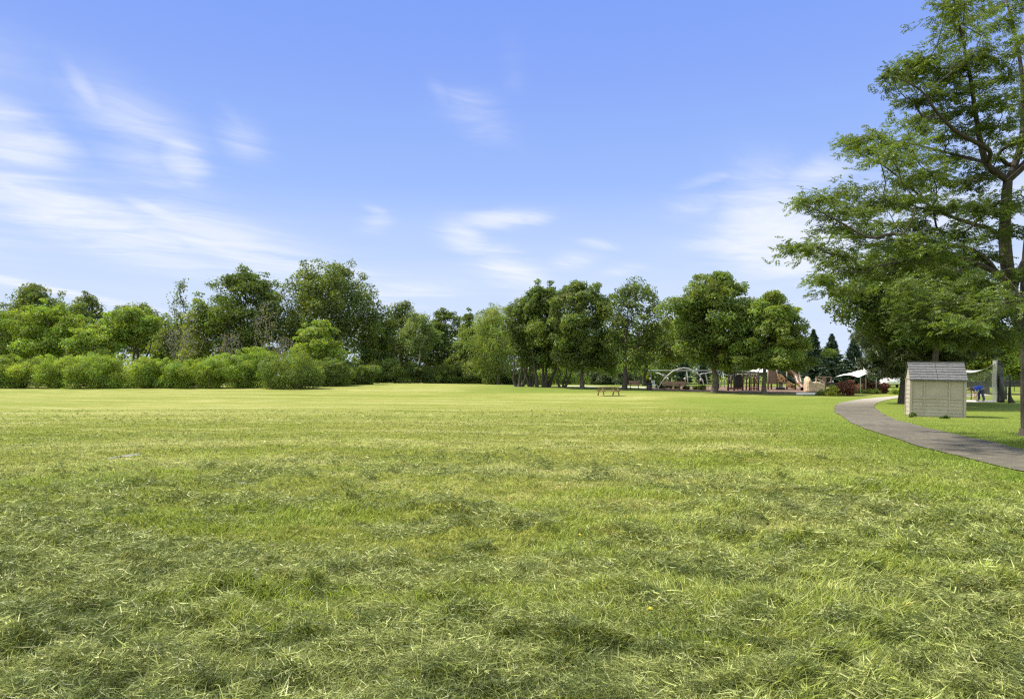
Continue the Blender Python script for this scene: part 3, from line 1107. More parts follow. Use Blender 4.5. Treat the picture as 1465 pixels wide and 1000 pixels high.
V, T = blades(P, dr, L, wd, lean, 0.7 * rng.normal(size=n), rng)
kind = fbm(x / 0.34 + 1, y / 0.17, 25, 3)
wet = np.maximum(sstep(0.53, 0.66, kind), 0.75 * np.minimum(1, 1.8 * heaps(x, y)))[:, None]                       # damp mats and clump shadows, both put into the blade colour as darker green
u = rng.random((n, 1))
dryc = np.array([0.270, 0.300, 0.090]) * (0.40 + 1.2 * u)
wet_shade_c = np.array([0.078, 0.106, 0.026]) * (0.7 + 0.8 * u)
cc = dryc * (1 - wet * 0.8) + wet_shade_c * wet * 0.8
st = rng.random(n) < 0.03
st &= rng.random(n) < 1.3 - d / 14
cc[st] = np.array([0.40, 0.385, 0.19]) * (0.8 + 0.4 * u[st])
clip = array_mesh('clippings', V, T, M_CLIP, None, np.repeat(cc, 5, 0))
tag(clip, 'tangled pale cut grass lying in loose heaps over the near lawn', 'cut grass', kind='stuff')

# ------------------------------------------------------------------ trees
DARK, DARK2, MID, BRIGHT, VBRIGHT, YEL, PALE = ((0.050, 0.078, 0.018), (0.056, 0.084, 0.022), (0.066, 0.100, 0.022), (0.092, 0.142, 0.024),
                                               (0.106, 0.156, 0.028), (0.118, 0.155, 0.034), (0.092, 0.130, 0.036))
GB = 'trees of the wood behind the hedge'
GF = 'trees standing round the playground'
# the wood behind the hedge
tree('broadleaf_tree', 'dark domed tree rising over the wood by the pale cottage, wide with ragged top', 52, 112, 407, 0, 106, 492, 'dome', DARK2, 101, 0.3, 46, 11000, 0.34, group=GB)
tree('broadleaf_tree', 'dark narrow tree wedged between the domed tree by the cottage and a low-topped one', 122, 108, 421, 96, 152, 500, 'round', DARK2, 102, 0.25, 30, 7000, 0.32, group=GB)
tree('broadleaf_tree', 'dark flat-topped tree behind the yellow-green tree with the crooked visible trunk', 196, 110, 432, 143, 243, 505, 'dome', DARK2, 103, 0.25, 40, 10000, 0.32, group=GB)
tree('broadleaf_tree', 'bright green tree cut off by the picture edge above the cottage', 2, 90, 438, -48, 38, 528, 'round', BRIGHT, 104, 0.22, 44, 11000, 0.27, group=GB)
tree('broadleaf_tree', 'broad bright green tree with drooping skirts just behind the hedge beside the cottage', 68, 86, 431, 18, 120, 530, 'round', BRIGHT, 105, 0.24, 60, 16000, 0.26, group=GB, flat=0.5)
tree('broadleaf_tree', 'low lime green tree, smallest of the bright trees behind the hedge', 132, 83, 464, 94, 174, 528, 'round', VBRIGHT, 106, 0.18, 40, 10000, 0.24, group=GB, flat=0.5)
tree('broadleaf_tree', 'yellow-green tree with a crooked dark forking trunk showing above the hedge', 188, 86, 440, 150, 230, 500, 'vase', BRIGHT, 107, 0.26, 36, 10000, 0.25, group=GB, flat=0.5, bark=M_BARKD, stems=[(0, 0.6), (-0.3, -2.6), (0.3, 2.2)])
tree('broadleaf_tree', 'gangly half-dead tree with few leaves standing alone against the sky', 256, 95, 398, 242, 276, 478, 'oval', DARK2, 108, 0.16, 26, 520, 0.3, group=GB, bark=M_BARKD, lean=0.6, ragged=0.3, r_tip=0.03)
tree('broadleaf_tree', 'dull dark tree filling the gap under the gangly half-dead tree', 240, 100, 452, 214, 280, 535, 'round', MID, 128, 0.2, 34, 8000, 0.28, group=GB)
tree('broadleaf_tree', 'slim yellowish tree between the gangly half-dead tree and the great dark tree', 284, 93, 428, 262, 308, 530, 'oval', YEL, 109, 0.15, 28, 5000, 0.26, group=GB, ragged=0.2)
tree('broadleaf_tree', 'great dark tree with layered boughs and two-lobed top, second tallest of the wood', 350, 95, 386, 284, 416, 525, 'round', DARK, 110, 0.42, 85, 26000, 0.3, group=GB, flat=0.5, ragged=0.16, r_tip=0.03)
tree('broadleaf_tree', 'tallest tree of the wood, dark with a rounded crown and thick forked trunk', 462, 98, 371, 400, 538, 520, 'round', DARK2, 111, 0.45, 85, 26000, 0.3, group=GB, ragged=0.18, r_tip=0.034, stems=[(0, 0), (0.4, 2.6), (-0.4, -2.2)], bark=M_BARKD)
tree('broadleaf_tree', 'small lime green tree standing in front of the tallest tree of the wood', 455, 82, 456, 416, 490, 535, 'dome', VBRIGHT, 112, 0.16, 38, 10000, 0.24, group=GB, flat=0.5)
tree('broadleaf_tree', 'mid green tree close beside the tallest tree, on its side towards the birch', 540, 99, 429, 510, 568, 545, 'oval', MID, 113, 0.22, 46, 12000, 0.27, group=GB, ragged=0.2)
tree('broadleaf_tree', 'dull green tree behind the leaning white birch trunk', 574, 108, 431, 544, 612, 548, 'oval', DARK2, 114, 0.22, 46, 12000, 0.29, group=GB, ragged=0.2)
tree('birch_tree', 'birch with a leaning white trunk at the back of the field', 586, 96, 446, 572, 626, 512, 'oval', (0.075, 0.112, 0.04), 115, 0.13, 36, 7000, 0.22, group=GB, bark=M_BIRCH, lean=2.2, cat='birch')
tree('broadleaf_tree', 'dense dark tree next to the birch, its skirts down to the bushes', 636, 112, 440, 604, 666, 548, 'oval', DARK, 116, 0.25, 50, 13000, 0.3, group=GB, flat=0.5)
tree('broadleaf_tree', 'bright-skirted green tree between the dense dark tree and the pale willowy tree', 662, 104, 446, 640, 700, 545, 'cone', MID, 117, 0.22, 46, 11000, 0.28, group=GB, flat=0.45)
tree('broadleaf_tree', 'dark round-headed tree peeping over the pale willowy tree', 692, 116, 439, 660, 730, 530, 'round', DARK2, 118, 0.25, 40, 9000, 0.3, group=GB)
tree('willow_tree', 'pale yellow-green willowy tree beside the clump of bare slanting stems', 712, 92, 438, 668, 756, 546, 'round', PALE, 119, 0.2, 56, 17000, 0.24, group=GB, flat=0.9, aspect=0.36, cat='willow')
# trees on the lawn and round the playground
tree('multi_stem_tree', 'dark tree on three bare slanting stems, first of the stem clumps beside the willowy tree', 743, 80, 424, 722, 784, 528, 'vase', DARK2, 201, 0.15, 40, 10000, 0.24, group=GF, base_py=553.2, stems=[(-0.35, -0.7), (0.0, 0.3), (0.35, 0.9)], bark=M_BARKD)
tree('multi_stem_tree', 'dark tree forking in a V from the ground, second of the stem clumps', 759, 80, 430, 744, 782, 530, 'oval', DARK2, 202, 0.12, 26, 6000, 0.24, group=GF, base_py=553.3, stems=[(-0.15, -1.3), (0.0, 0.2), (0.2, 1.0)], bark=M_BARKD)
tree('multi_stem_tree', 'tall dark tree with a bundle of four stout stems, tallest of the stem clumps', 779, 78, 407, 742, 812, 525, 'vase', DARK, 203, 0.19, 56, 17000, 0.25, group=GF, base_py=553.8, stems=[(-0.9, -0.6), (-0.1, -0.5), (0.15, 0.5), (0.45, 1.5)], bark=M_BARKD)
tree('multi_stem_tree', 'short tree with a fan of thin stems next to the pyramidal maple', 804, 78, 452, 786, 826, 525, 'oval', MID, 204, 0.12, 26, 6000, 0.22, group=GF, base_py=554.0, stems=[(-0.2, -0.3), (0.1, 0.8), (0.3, 1.9)], bark=M_BARKD)
tree('maple_tree', 'dense dark maple with a pyramid crown on one straight trunk near the picnic table', 833, 74, 402, 782, 884, 532, 'oval', DARK2, 205, 0.21, 100, 30000, 0.23, group=GF, base_py=555.6, flat=0.6, cat='maple', hollow=0.5, ragged=0.25)
tree('oak_tree', 'open crowned oak with sky showing through its limbs, behind the picnic table', 893, 71, 397, 864, 950, 532, 'round', DARK, 206, 0.24, 40, 7000, 0.23, group=GF, base_py=557.6, cat='oak', hollow=0.62, ragged=0.2, bark=M_BARKD, r_tip=0.03)
tree('broadleaf_tree', 'pale green tree with a dark trunk beside the black bin', 922, 84, 458, 902, 992, 524, 'dome', (0.094, 0.128, 0.034), 207, 0.25, 44, 11000, 0.25, group=GF, bark=M_BARKD)
tree('maple_tree', 'largest maple by the playground, its stout trunk in front of the climbing frame', 1022, 64, 390, 962, 1086, 526, 'round', MID, 208, 0.27, 100, 33000, 0.22, group=GF, base_py=561.4, cat='maple', hollow=0.5, ragged=0.27, flat=0.6, r_tip=0.026)
tree('maple_tree', 'spreading lighter maple with low skirts over the tube slide', 1093, 61, 413, 1048, 1156, 531, 'dome', (0.080, 0.118, 0.024), 209, 0.19, 90, 28000, 0.21, group=GF, base_py=563.4, cat='maple', flat=0.5, ragged=0.27, aspect=0.5)
tree('broadleaf_tree', 'pale tree far behind the arched swing', 958, 106, 452, 922, 1004, 545, 'round', BRIGHT, 210, 0.2, 44, 10000, 0.28, group=GB)
tree('broadleaf_tree', 'bright tree glimpsed far behind the oak with the open crown', 878, 108, 470, 838, 926, 545, 'round', BRIGHT, 211, 0.2, 44, 10000, 0.28, group=GB)
tree('broadleaf_tree', 'dull tree far behind the largest maple', 1045, 110, 462, 998, 1092, 548, 'round', MID, 212, 0.2, 44, 10000, 0.3, group=GB)
tree('broadleaf_tree', 'dull tree far behind the lighter maple with low skirts', 1118, 112, 480, 1082, 1160, 548, 'round', MID, 213, 0.2, 40, 9000, 0.3, group=GB)
for px, d, top, hw, lab in [(978, 96, 512, 15, 'small dark spruce behind the arch of the swing'), (1006, 98, 518, 13, 'small dark spruce beside the end post of the swing beam'),
                            (1164, 96, 470, 22, 'dark blue-green spruce half hidden by the lighter maple'),
                            (1190, 90, 477, 24, 'dark blue-green spruce standing whole between the tan boat climber and the canopy'),
                            (1222, 93, 482, 24, 'dark blue-green spruce straight above the white canopy'),
                            (1249, 97, 492, 22, 'dark blue-green spruce merging into the big pine')]:
    spruce(lab, px, d, top, hw, (0.040, 0.072, 0.040), int(px), 'spruces behind the playground')
tree('broadleaf_tree', 'dark leafy tree whose bough reaches out above the white canopy, in front of the pine', 1338, 37, 352, 1184, 1420, 500, 'flat', (0.042, 0.066, 0.016), 214, 0.24, 80, 30000, 0.17, group=GF, hollow=0.45, ragged=0.15, depth=0.6, cat='tree', r_tip=0.02, bark=M_BARKD)
tree('pine_tree', 'big dark pine with shaggy drooping boughs behind the garden shed', 1291, 42, 392, 1232, 1412, 548, 'round', (0.033, 0.050, 0.020), 215, 0.22, 130, 90000, 0.30, aspect=0.14, bark=M_BARKD, mat=M_NEEDLE, needle=True, base_py=577.5, cat='pine', group=GF, flat=0.55, ragged=0.14)
tree('broadleaf_tree', 'bright green tree behind the practice net', 1411, 62, 455, 1366, 1448, 548, 'round', VBRIGHT, 216, 0.2, 60, 15000, 0.22, group=GF, base_py=563.2, flat=0.5)
tree('broadleaf_tree', 'bright yellowish tree behind the feathery locust trunk', 1462, 80, 452, 1416, 1520, 545, 'round', BRIGHT, 217, 0.2, 56, 14000, 0.25, group=GF)
tree('broadleaf_tree', 'green tree filling the far side behind the shed roof', 1368, 92, 470, 1325, 1412, 550, 'round', MID, 218, 0.2, 50, 11000, 0.27, group=GF)

# bare grey scrub at the edge of the wood
for px, d, top, xl, xr, lab, s in [(246, 84, 462, 226, 292, 'bare grey thicket of twigs under the gangly half-dead tree', 301), (378, 85, 430, 358, 402, 'tall bare grey dead bush against the great dark tree', 302),
                                   (328, 85, 474, 306, 352, 'low bare grey bush at the foot of the great dark tree', 303), (404, 85, 480, 388, 424, 'low bare grey bush beside the small lime green tree', 304)]:
    tree('dead_bush', lab, px, d, top, xl, xr, 530, 'vase', (0.12, 0.13, 0.06), s, 0.06, 150, 260, 0.16, group='bare bushes at the wood edge', bark=M_DEAD, stems=[(-0.4, -0.8), (0, 0), (0.3, 0.7)], cat='bush', ragged=0.25, r_tip=0.017, hollow=0.3)

# ------------------------------------------------------------------ hedge and shrubs
GH = 'shrubs of the hedge along the field'
for a in [
    (6, 74, 511, 32, BRIGHT, 'hedge shrub with dark hollow below the cottage, cut by the picture edge'),
    (66, 74, 513, 36, VBRIGHT, 'broad bright hedge shrub just beside the cottage'),
    (126, 73, 508, 36, VBRIGHT, 'tall bright hedge shrub below the low lime green tree'),
    (182, 74, 511, 38, VBRIGHT, 'bright hedge shrub below the crooked forking trunk'),
    (236, 74, 517, 30, BRIGHT, 'lower hedge shrub below the gangly half-dead tree'),
    (276, 73, 517, 30, BRIGHT, 'mid height hedge shrub next to the low hedge dip'),
    (318, 73, 510, 36, BRIGHT, 'rounded hedge shrub below the great dark tree'),
    (364, 75, 498, 28, BRIGHT, 'tallest hedge shrub, poking up behind the nearest one'),
    (414, 70.5, 506, 36, MID, 'largest hedge shrub, bulging furthest into the field'),
    (470, 77, 515, 26, MID, 'darker hedge shrub below the tallest tree'),
    (508, 82, 517, 23, MID, 'last shrub of the near hedge, where the field edge bends away'),
]:
    shrub('hedge_shrub', a[5], a[0], a[1], a[2], a[3], tuple(1.08 * v for v in a[4]), 400 + a[0], 15000, 0.14, 60, group=GH, depth=0.7, shoots=24, shape='hedge')
for k, a in enumerate([
    (552, 92, 512, 28, 'dull green bush at the bend of the field edge'), (590, 94, 521, 26, 'dull green bush at the foot of the leaning birch'),
    (628, 96, 520, 28, 'dull green bush under the dense dark tree'), (668, 97, 518, 28, 'dull green bush under the bright-skirted tree'),
    (706, 95, 524, 26, 'dull green bush under the willowy tree'), (742, 96, 524, 26, 'dull green bush behind the first stem clump')]):
    shrub('field_edge_bush', a[4], a[0], a[1], a[2], a[3], DARK2 if k % 2 else MID, 500 + a[0], 6500, 0.2, 34, group='bushes along the far field edge', depth=0.7)
for k, a in enumerate([
    (788, 100, 514, 34, 'sunny pale bush behind the four-stemmed tree'), (836, 102, 512, 34, 'sunny pale bush behind the pyramid maple trunk'),
    (878, 102, 508, 30, 'sunny pale bush behind the oak trunk'), (914, 102, 516, 30, 'sunny pale bush behind the pink-brown bench')]):
    shrub('pale_bush', a[4], a[0], a[1], a[2], a[3], BRIGHT, 540 + a[0], 6500, 0.22, 34, group='pale bushes beyond the trees', depth=0.7)
for k, a in enumerate([(856, 93, 534, 20, 'low dark bush beneath the pale bushes near the oak'), (896, 93, 533, 22, 'low dark bush directly behind the pink-brown bench')]):
    shrub('dark_bush', a[4], a[0], a[1], a[2], a[3], (0.035, 0.055, 0.022), 560 + a[0], 4000, 0.2, 24, group='low dark bushes', depth=0.7)
for k, a in enumerate([(944.5, 72, 548, 7.5, 'clipped round bush beside the black bin'), (957, 71, 548.5, 5.5, 'clipped round bush, darker, second after the black bin'),
                       (967, 70.5, 550, 4.5, 'thin open bush in front of the arched swing bench'), (981.5, 69, 551, 4.5, 'small clipped bush under the crown of the white arch'),
                       (995, 69, 552, 4.5, 'tiny spindly bush next to the arch foot bush'), (1004.5, 68, 550.5, 6, 'clipped round bush at the foot of the white arch')]):
    shrub('clipped_bush', a[4], a[0], a[1], a[2], a[3], (0.055, 0.085, 0.024), 600 + k, 1300 if a[3] > 5 else 600, 0.1, 16, group='bushes in front of the swings', shoots=0, ragged=0.06, shape='round')
for k, a in enumerate([(1212, 56, 544.5, 16, 566, 'big burgundy barberry bush nearest the path'), (1237, 63, 545, 12, 561, 'burgundy barberry bush behind the canopy post'),
                       (1253, 62, 547, 9, 561.5, 'burgundy barberry bush between the canopy and the white car'), (1266, 59, 548.5, 9, 563, 'burgundy barberry bush hiding the white car')]):
    shrub('barberry_bush', a[5], a[0], a[1], a[2], a[3], (0.090, 0.040, 0.032), 620 + k, 4200, 0.085, 24, group='burgundy barberry bushes', shape='vase' if k in (0, 3) else 'dome', base_py=a[4], shoots=8)
shrub('golden_shrub', 'yellow-green shrub beside the big burgundy bush', 1191, 58, 552, 11, (0.17, 0.20, 0.035), 641, 2600, 0.09, 18, base_py=566, shoots=8)
shrub('golden_shrub', 'small dull green shrub at the end of the pale kerb', 1176, 58, 557, 8, (0.08, 0.12, 0.03), 642, 1500, 0.09, 14, base_py=565.5, shoots=3)
for k, a in enumerate([(1231, 60, 557, 9, 563.2, 'pale clump of long leaves under the canopy'), (1249, 60, 556.5, 10, 563.5, 'pale clump of long leaves below the canopy post by the barberries'), (1283, 60, 556.5, 10, 564.2, 'pale clump of long leaves in front of the white car')]):
    shrub('daylily_clump', a[5], a[0], a[1], a[2], a[3], (0.13, 0.18, 0.04), 650 + k, 1200, 0.2, 14, group='daylily clumps', aspect=0.16, base_py=a[4], shoots=0, cat='plant', depth=0.6)
for k, a in enumerate([(1308, 590.5, 8.5, 597.2, 'dark weeds grown up at the far front corner of the garden shed'), (1352, 594.6, 7, 599.0, 'thin line of weeds along the front of the garden shed')]):
    shrub('weed_clump', a[4], a[0], 28, a[1], a[2], (0.05, 0.085, 0.02), 660 + k, 500, 0.05, 12, base_py=a[3], shoots=4, cat='weeds', group='weeds at the shed', depth=0.25, stem_r=0.008)
M_PETAL = surf('yellow_petal', (0.70, 0.52, 0.02), (0.80, 0.62, 0.04), 20.0, 0.6)
M_STEM = surf('flower_stem', (0.10, 0.16, 0.04), (0.13, 0.20, 0.05), 20.0, 0.7)
for px, py, lab in [(731.7, 723, 'yellow dandelion in the cut grass, furthest out of the three'), (829.6, 785, 'yellow dandelion in the cut grass, the middle one'), (930.4, 902, 'yellow dandelion in the cut grass, closest to the photographer')]:
    fx, fy, _ = G(px, py)
    fz = float(height(np.array([fx]), np.array([fy]))[0])
    o = thing('dandelion', lab, 'flower', (fx, fy, fz), 0, 'dandelions in the cut grass')
    MB().tube([(0, 0, -0.01), (0.004, 0, 0.06), (0.0, 0.004, 0.125)], 0.0025, 5).build('stem', M_STEM, o)
    fl = MB()
    for k in range(14):
        a = 2 * math.pi * k / 14
        c_, s_ = math.cos(a), math.sin(a)
        fl.add([(0, 0, 0.122), (0.008 * c_ - 0.004 * s_, 0.008 * s_ + 0.004 * c_, 0.130), (0.014 * c_, 0.014 * s_, 0.133), (0.008 * c_ + 0.004 * s_, 0.008 * s_ - 0.004 * c_, 0.130)], [(0, 1, 2, 3)])
    fl.tube([(0, 0, 0.118), (0, 0, 0.130), (0, 0, 0.138)], [0.004, 0.011, 0.006], 8)
    fl.build('flower_head', M_PETAL, o)

# distant treeline closing the horizon all round
rng = np.random.default_rng(77)
n = 640
an = np.concatenate([rng.uniform(-1.25, 1.25, n)])
rd = rng.uniform(124, 150, n)
cx_, cy_ = rd * np.sin(an), rd * np.cos(an)
rc_ = rng.uniform(2.5, 4.2, n)
cz_ = 0.9 + np.where(np.tan(an) > 0.40, 4.0, 10.5) * rng.random(n) ** 1.6
V, Q, c = foliage(np.stack([cx_, cy_, cz_], 1), rc_, 90000, 0.62, 0.6, (0.058, 0.088, 0.026), rng)
far = array_mesh('far_woods', V, Q, M_LEAF, None, c)
tag(far, 'continuous dark wood in the far distance beyond all the trees', 'woods', kind='stuff')


# ------------------------------------------------------------------ the big feathery locust at the edge of the path
def locust():
    rng = np.random.default_rng(909)
    bx, d0, bz = G(1472, 624)
    root = thing('locust_tree', 'tall feathery locust tree overhanging the path, leaning trunk and open layered sprays', 'tree', (bx, d0, bz))

    def q(px, py, dd=0.0):
        d = d0 + dd
        return np.array([PX(px, d), d, PZ(py, d)])
    mb = MB()
    nodes, par, fr, anode, arad = [], [], [], [], []

    def limb(pts, rad, start=-1):
        last = start
        for i, p in enumerate(pts):
            nodes.append(np.asarray(p, float))
            par.append(last)
            fr.append(rad[0] + (rad[1] - rad[0]) * i / max(1, len(pts) - 1))
            last = len(nodes) - 1
        ids = ([start] if start >= 0 else []) + list(range(last - len(pts) + 1, last + 1))
        P = [nodes[i] for i in ids]
        r = [min(fr[i], rad[0]) for i in ids]
        # rounded path
        Q_, Rr = [], []
        for i in range(len(P) - 1):
            p0, p1, p2, p3 = P[max(i - 1, 0)], P[i], P[i + 1], P[min(i + 2, len(P) - 1)]
            for s in np.linspace(0, 1, 5)[:-1]:
                Q_.append(0.5 * ((2 * p1) + (-p0 + p2) * s + (2 * p0 - 5 * p1 + 4 * p2 - p3) * s * s + (-p0 + 3 * p1 - 3 * p2 + p3) * s ** 3))
                Rr.append(r[i] + (r[i + 1] - r[i]) * s)
        Q_.append(P[-1])
        Rr.append(r[-1])
        for i_ in range(len(Q_)):
            anode.append(Q_[i_])
            arad.append(Rr[i_])
        mb.tube(Q_, Rr, 10 if rad[0] > 0.08 else 6)
        return last
    trunk = [q(1477, 632), q(1475, 612), q(1473, 560), q(1471, 500), q(1448, 425), q(1438, 350), q(1439, 295), q(1442, 258)]
    limb(trunk, (0.26, 0.115))
    mb.tube([q(1477, 634), q(1476, 624), q(1475, 612)], [0.46, 0.34, 0.27], 10)
    limb([q(1466, 440, .2), q(1466, 380, .6), q(1474, 300, 1), q(1490, 220, 1.3)], (0.11, 0.04), 3)
    T = {k: i for i, k in enumerate(['g', 'b', '560', '480', '410', '340', '290', 'fork'])}
    a = limb([q(1424, 246, -.2), q(1411, 233, -.4), q(1402, 200, -.6), q(1396, 165, -.6), q(1388, 110, -.8), q(1380, 70, -.8), q(1370, 25, -1)], (0.095, 0.022), T['fork'])
    b_ = limb([q(1452, 235, .3), q(1462, 200, .5), q(1464, 150, .8), q(1461, 100, .8), q(1452, 50, 1), q(1440, 0, 1)], (0.095, 0.028), T['fork'])
    limb([q(1475, 225, .6), q(1500, 180, 1), q(1520, 110, 1.4), q(1530, 30, 1.4)], (0.11, 0.03), T['fork'])
    limb([q(1428, 393, -.5), q(1390, 375, -1), q(1348, 362, -1.5), q(1300, 372, -2), q(1250, 382, -2.3)], (0.085, 0.018), T['410'])
    limb([q(1420, 330, .2), q(1396, 322, .6), q(1366, 312, 1), q(1335, 298, 1.2), q(1302, 268, 1.4), q(1262, 236, 1.5), q(1222, 216, 1.6)], (0.075, 0.014), T['340'])
    limb([q(1405, 365, -1), q(1330, 345, -1.8), q(1280, 335, -2.2), q(1243, 340, -2.4), q(1197, 315, -2.5), q(1150, 292, -2.5)], (0.06, 0.012), T['410'])
    limb([q(1415, 215, -1), q(1370, 190, -1.6), q(1340, 160, -2), q(1318, 130, -2.3), q(1285, 112, -2.4)], (0.06, 0.012), a - 5)
    limb([q(1380, 225, .6), q(1340, 215, 1.2), q(1300, 205, 1.6), q(1265, 200, 1.8)], (0.05, 0.012), a - 5)
    limb([q(1470, 365, .8), q(1510, 340, 1.4), q(1560, 300, 2)], (0.08, 0.02), T['410'])
    limb([q(1470, 430, -1), q(1500, 420, -1.6), q(1540, 400, -2.4)], (0.07, 0.02), T['480'])
    limb([q(1440, 440, -1.2), q(1400, 440, -2.2), q(1360, 450, -3)], (0.05, 0.014), T['480'])
    nf = len(nodes)
    vis = [(1140, 290), (1165, 282), (1195, 278), (1185, 305), (1210, 300), (1185, 325), (1215, 335), (1130, 350), (1150, 355), (1165, 375), (1185, 365), (1155, 400), (1175, 415),
           (1205, 385), (1235, 365), (1260, 350), (1210, 205), (1225, 195), (1240, 215), (1262, 225), (1278, 205), (1285, 235), (1265, 110), (1280, 98), (1300, 90), (1322, 82), (1300, 112),
           (1330, 98), (1298, 145), (1318, 140), (1300, 170), (1345, 115), (1350, 15), (1375, 5), (1362, 40), (1400, 20), (1425, 35), (1450, 10), (1460, 60), (1390, 75), (1372, 95),
           (1420, 85), (1440, 110), (1400, 120), (1365, 135), (1430, 140), (1385, 155), (1345, 165), (1320, 185), (1350, 195), (1390, 185), (1425, 180), (1455, 150), (1300, 250),
           (1330, 225), (1365, 225), (1325, 250), (1345, 265), (1375, 265), (1400, 250), (1425, 225), (1275, 265), (1250, 285), (1235, 300), (1275, 295), (1300, 285), (1320, 300), (1355, 295),
           (1385, 300), (1410, 305), (1425, 290), (1265, 320), (1300, 325), (1335, 330), (1370, 335), (1400, 340), (1280, 345), (1310, 360), (1345, 355), (1290, 375), (1325, 385), (1375, 365),
           (1405, 370), (1360, 395), (1390, 400), (1415, 410), (1310, 405), (1345, 420), (1330, 440), (1375, 430), (1400, 440), (1355, 460), (1385, 465), (1410, 470), (1330, 470), (1365, 482),
           (1395, 484), (1345, 484), (1425, 450), (1440, 480), (1425, 488), (1320, 455), (1450, 330), (1460, 290), (1455, 390), (1462, 430), (1455, 200), (1405, 488),
           (1300, 440), (1285, 410), (1255, 395)]
    tg, rc = [], []
    for (px, py) in vis:
        px = 1465 - (1465 - px) * 0.94
        dd = rng.normal() * 1.5
        if py > 395 and px > 1290:
            dd = -abs(rng.normal()) * 1.4 - 1.6                # the low sunlit skirts hang on the near side
        s = (d0 + dd) / d0
        tg.append(np.array([PX(px, d0 + dd), d0 + dd, PZ(py, d0 + dd)]))
        rc.append(rng.uniform(0.48, 0.78))
    for _ in range(230):                                        # the half of the crown beyond the frame, and the far side
        a_ = rng.random() * 6.283
        r_ = 1.5 + 5.5 * math.sqrt(rng.random())
        p = np.array([bx - 0.2 + r_ * math.cos(a_), d0 + r_ * math.sin(a_) * 0.8, 0])
        p[2] = 4.0 + (11.5 - 5.5 * (r_ / 7) ** 2) * rng.random() + rng.random() * 1.5
        px = CX + p[0] / p[1] * F
        if px < 1500:
            continue
        tg.append(p)
        rc.append(rng.uniform(0.5, 0.85))
    tg, rc = np.array(tg), np.array(rc)
    order = np.argsort(np.linalg.norm(tg - np.array([bx - 0.6, d0, bz + 6]), axis=1))
    N2, P2 = grow(anode, [-1] * len(anode), tg[order], 0.5)
    skeleton_mesh(mb, N2, P2, len(anode), 0.010, 0.05, rng, arad, 0.14)
    # twigs inside each spray, and the pinnate leaves along them
    A, D_, U_, S_, K_ = [], [], [], [], []
    for k in range(len(tg)):
        nt = int(10 + 14 * rc[k])
        tint_k = 1 + 0.15 * rng.normal()
        for _ in range(nt):
            a_ = rng.random() * 6.283
            L = rc[k] * rng.uniform(0.5, 1.45)
            e = tg[k] + np.array([math.cos(a_) * L, math.sin(a_) * L, rng.normal() * 0.27 * rc[k] + 0.06 * L - 0.10 * L * L])
            st = tg[k] + rng.normal(size=3) * 0.1 * rc[k] * np.array([1, 1, 0.6])
            if rng.random() < 0.45:
                mb.tube([st, (st + e) / 2 + np.array([0, 0, 0.04]), e], [0.009, 0.006, 0.003], 3, False)
            m_ = int(6 + 10 * L)
            f = rng.random(m_) ** 0.7
            P = st + (e - st) * f[:, None] + rng.normal(size=(m_, 3)) * 0.045
            aa_ = a_ + rng.choice([-1, 1], m_) * rng.uniform(0.3, 1.3, m_)
            A.append(P)
            D_.append(np.stack([np.cos(aa_), np.sin(aa_), rng.normal(size=m_) * 0.45 - 0.3], 1))
            U_.append(np.stack([rng.normal(size=m_) * 0.35, rng.normal(size=m_) * 0.35, np.ones(m_)], 1))
            S_.append(rng.uniform(0.11, 0.21, m_))
            K_.append(np.full(m_, tint_k))
    A, D_, U_, S_, K_ = map(np.concatenate, (A, D_, U_, S_, K_))
    D_ = unit(D_)
    U_ = unit(U_ - D_ * np.sum(U_ * D_, 1, keepdims=True))
    Sd = np.cross(D_, U_)
    PP, NN, TT, LL, CC = [], [], [], [], []
    for j in range(5):
        for sgn in (-1, 1):
            f = 0.16 + 0.2 * j
            ld = unit(Sd * sgn + D_ * 0.45 - U_ * 0.25 + rng.normal(size=A.shape) * 0.12)
            l = S_ * 0.36 * (1.1 - 0.5 * abs(f - 0.5))
            PP.append(A + D_ * (S_ * f)[:, None] + ld * (l * 0.5)[:, None])
            NN.append(U_ + Sd * sgn * 0.25 + rng.normal(size=A.shape) * 0.42)
            TT.append(ld)
            LL.append(l)
            CC.append(K_)
    PP, NN, TT, LL, CC = map(np.concatenate, (PP, NN, TT, LL, CC))
    V, Q = leaf_quads(PP, NN, LL, LL * 0.5, rng, TT)
    col = np.array([0.104, 0.152, 0.028]) * np.clip(CC, 0.6, 1.5)[:, None] * (1 + 0.14 * rng.normal(size=(len(CC), 1)))
    off = np.array([bx, d0, bz])
    mb.v = [tuple(np.asarray(v) - off) for v in mb.v]
    mb.build('trunk', M_BARKD, root)
    array_mesh('crown', V - off, Q, M_LEAF, root, np.repeat(np.clip(col, 0.004, 1), 4, 0))


locust()

# ------------------------------------------------------------------ built things
M_TAN = surf('tan_resin', (0.285, 0.258, 0.20), (0.34, 0.31, 0.245), 2.5, 0.6)
M_TANL = surf('tan_trim', (0.315, 0.285, 0.222), (0.345, 0.313, 0.248), 3.0, 0.55)
M_ROOFG = surf('grey_roof_resin', (0.085, 0.086, 0.088), (0.135, 0.135, 0.136), 8.0, 0.6, 0.004, 30, (1, 1, 4))
M_WOODY = surf('yellow_timber', (0.235, 0.165, 0.075), (0.31, 0.23, 0.11), 3.0, 0.7, 0.004, 30, (0.5, 6, 6))
M_PINK = surf('pink_brown_slats', (0.24, 0.15, 0.11), (0.31, 0.20, 0.15), 4.0, 0.7, 0.002, 30, (0.4, 5, 5))
M_BLACK = surf('black_plastic', (0.012, 0.012, 0.014), (0.025, 0.025, 0.028), 4.0, 0.5)
M_BLACKM = surf('black_metal', (0.015, 0.015, 0.016), (0.03, 0.03, 0.03), 6.0, 0.5)
M_WHITEM = surf('white_metal', (0.44, 0.45, 0.43), (0.54, 0.54, 0.52), 4.0, 0.4)
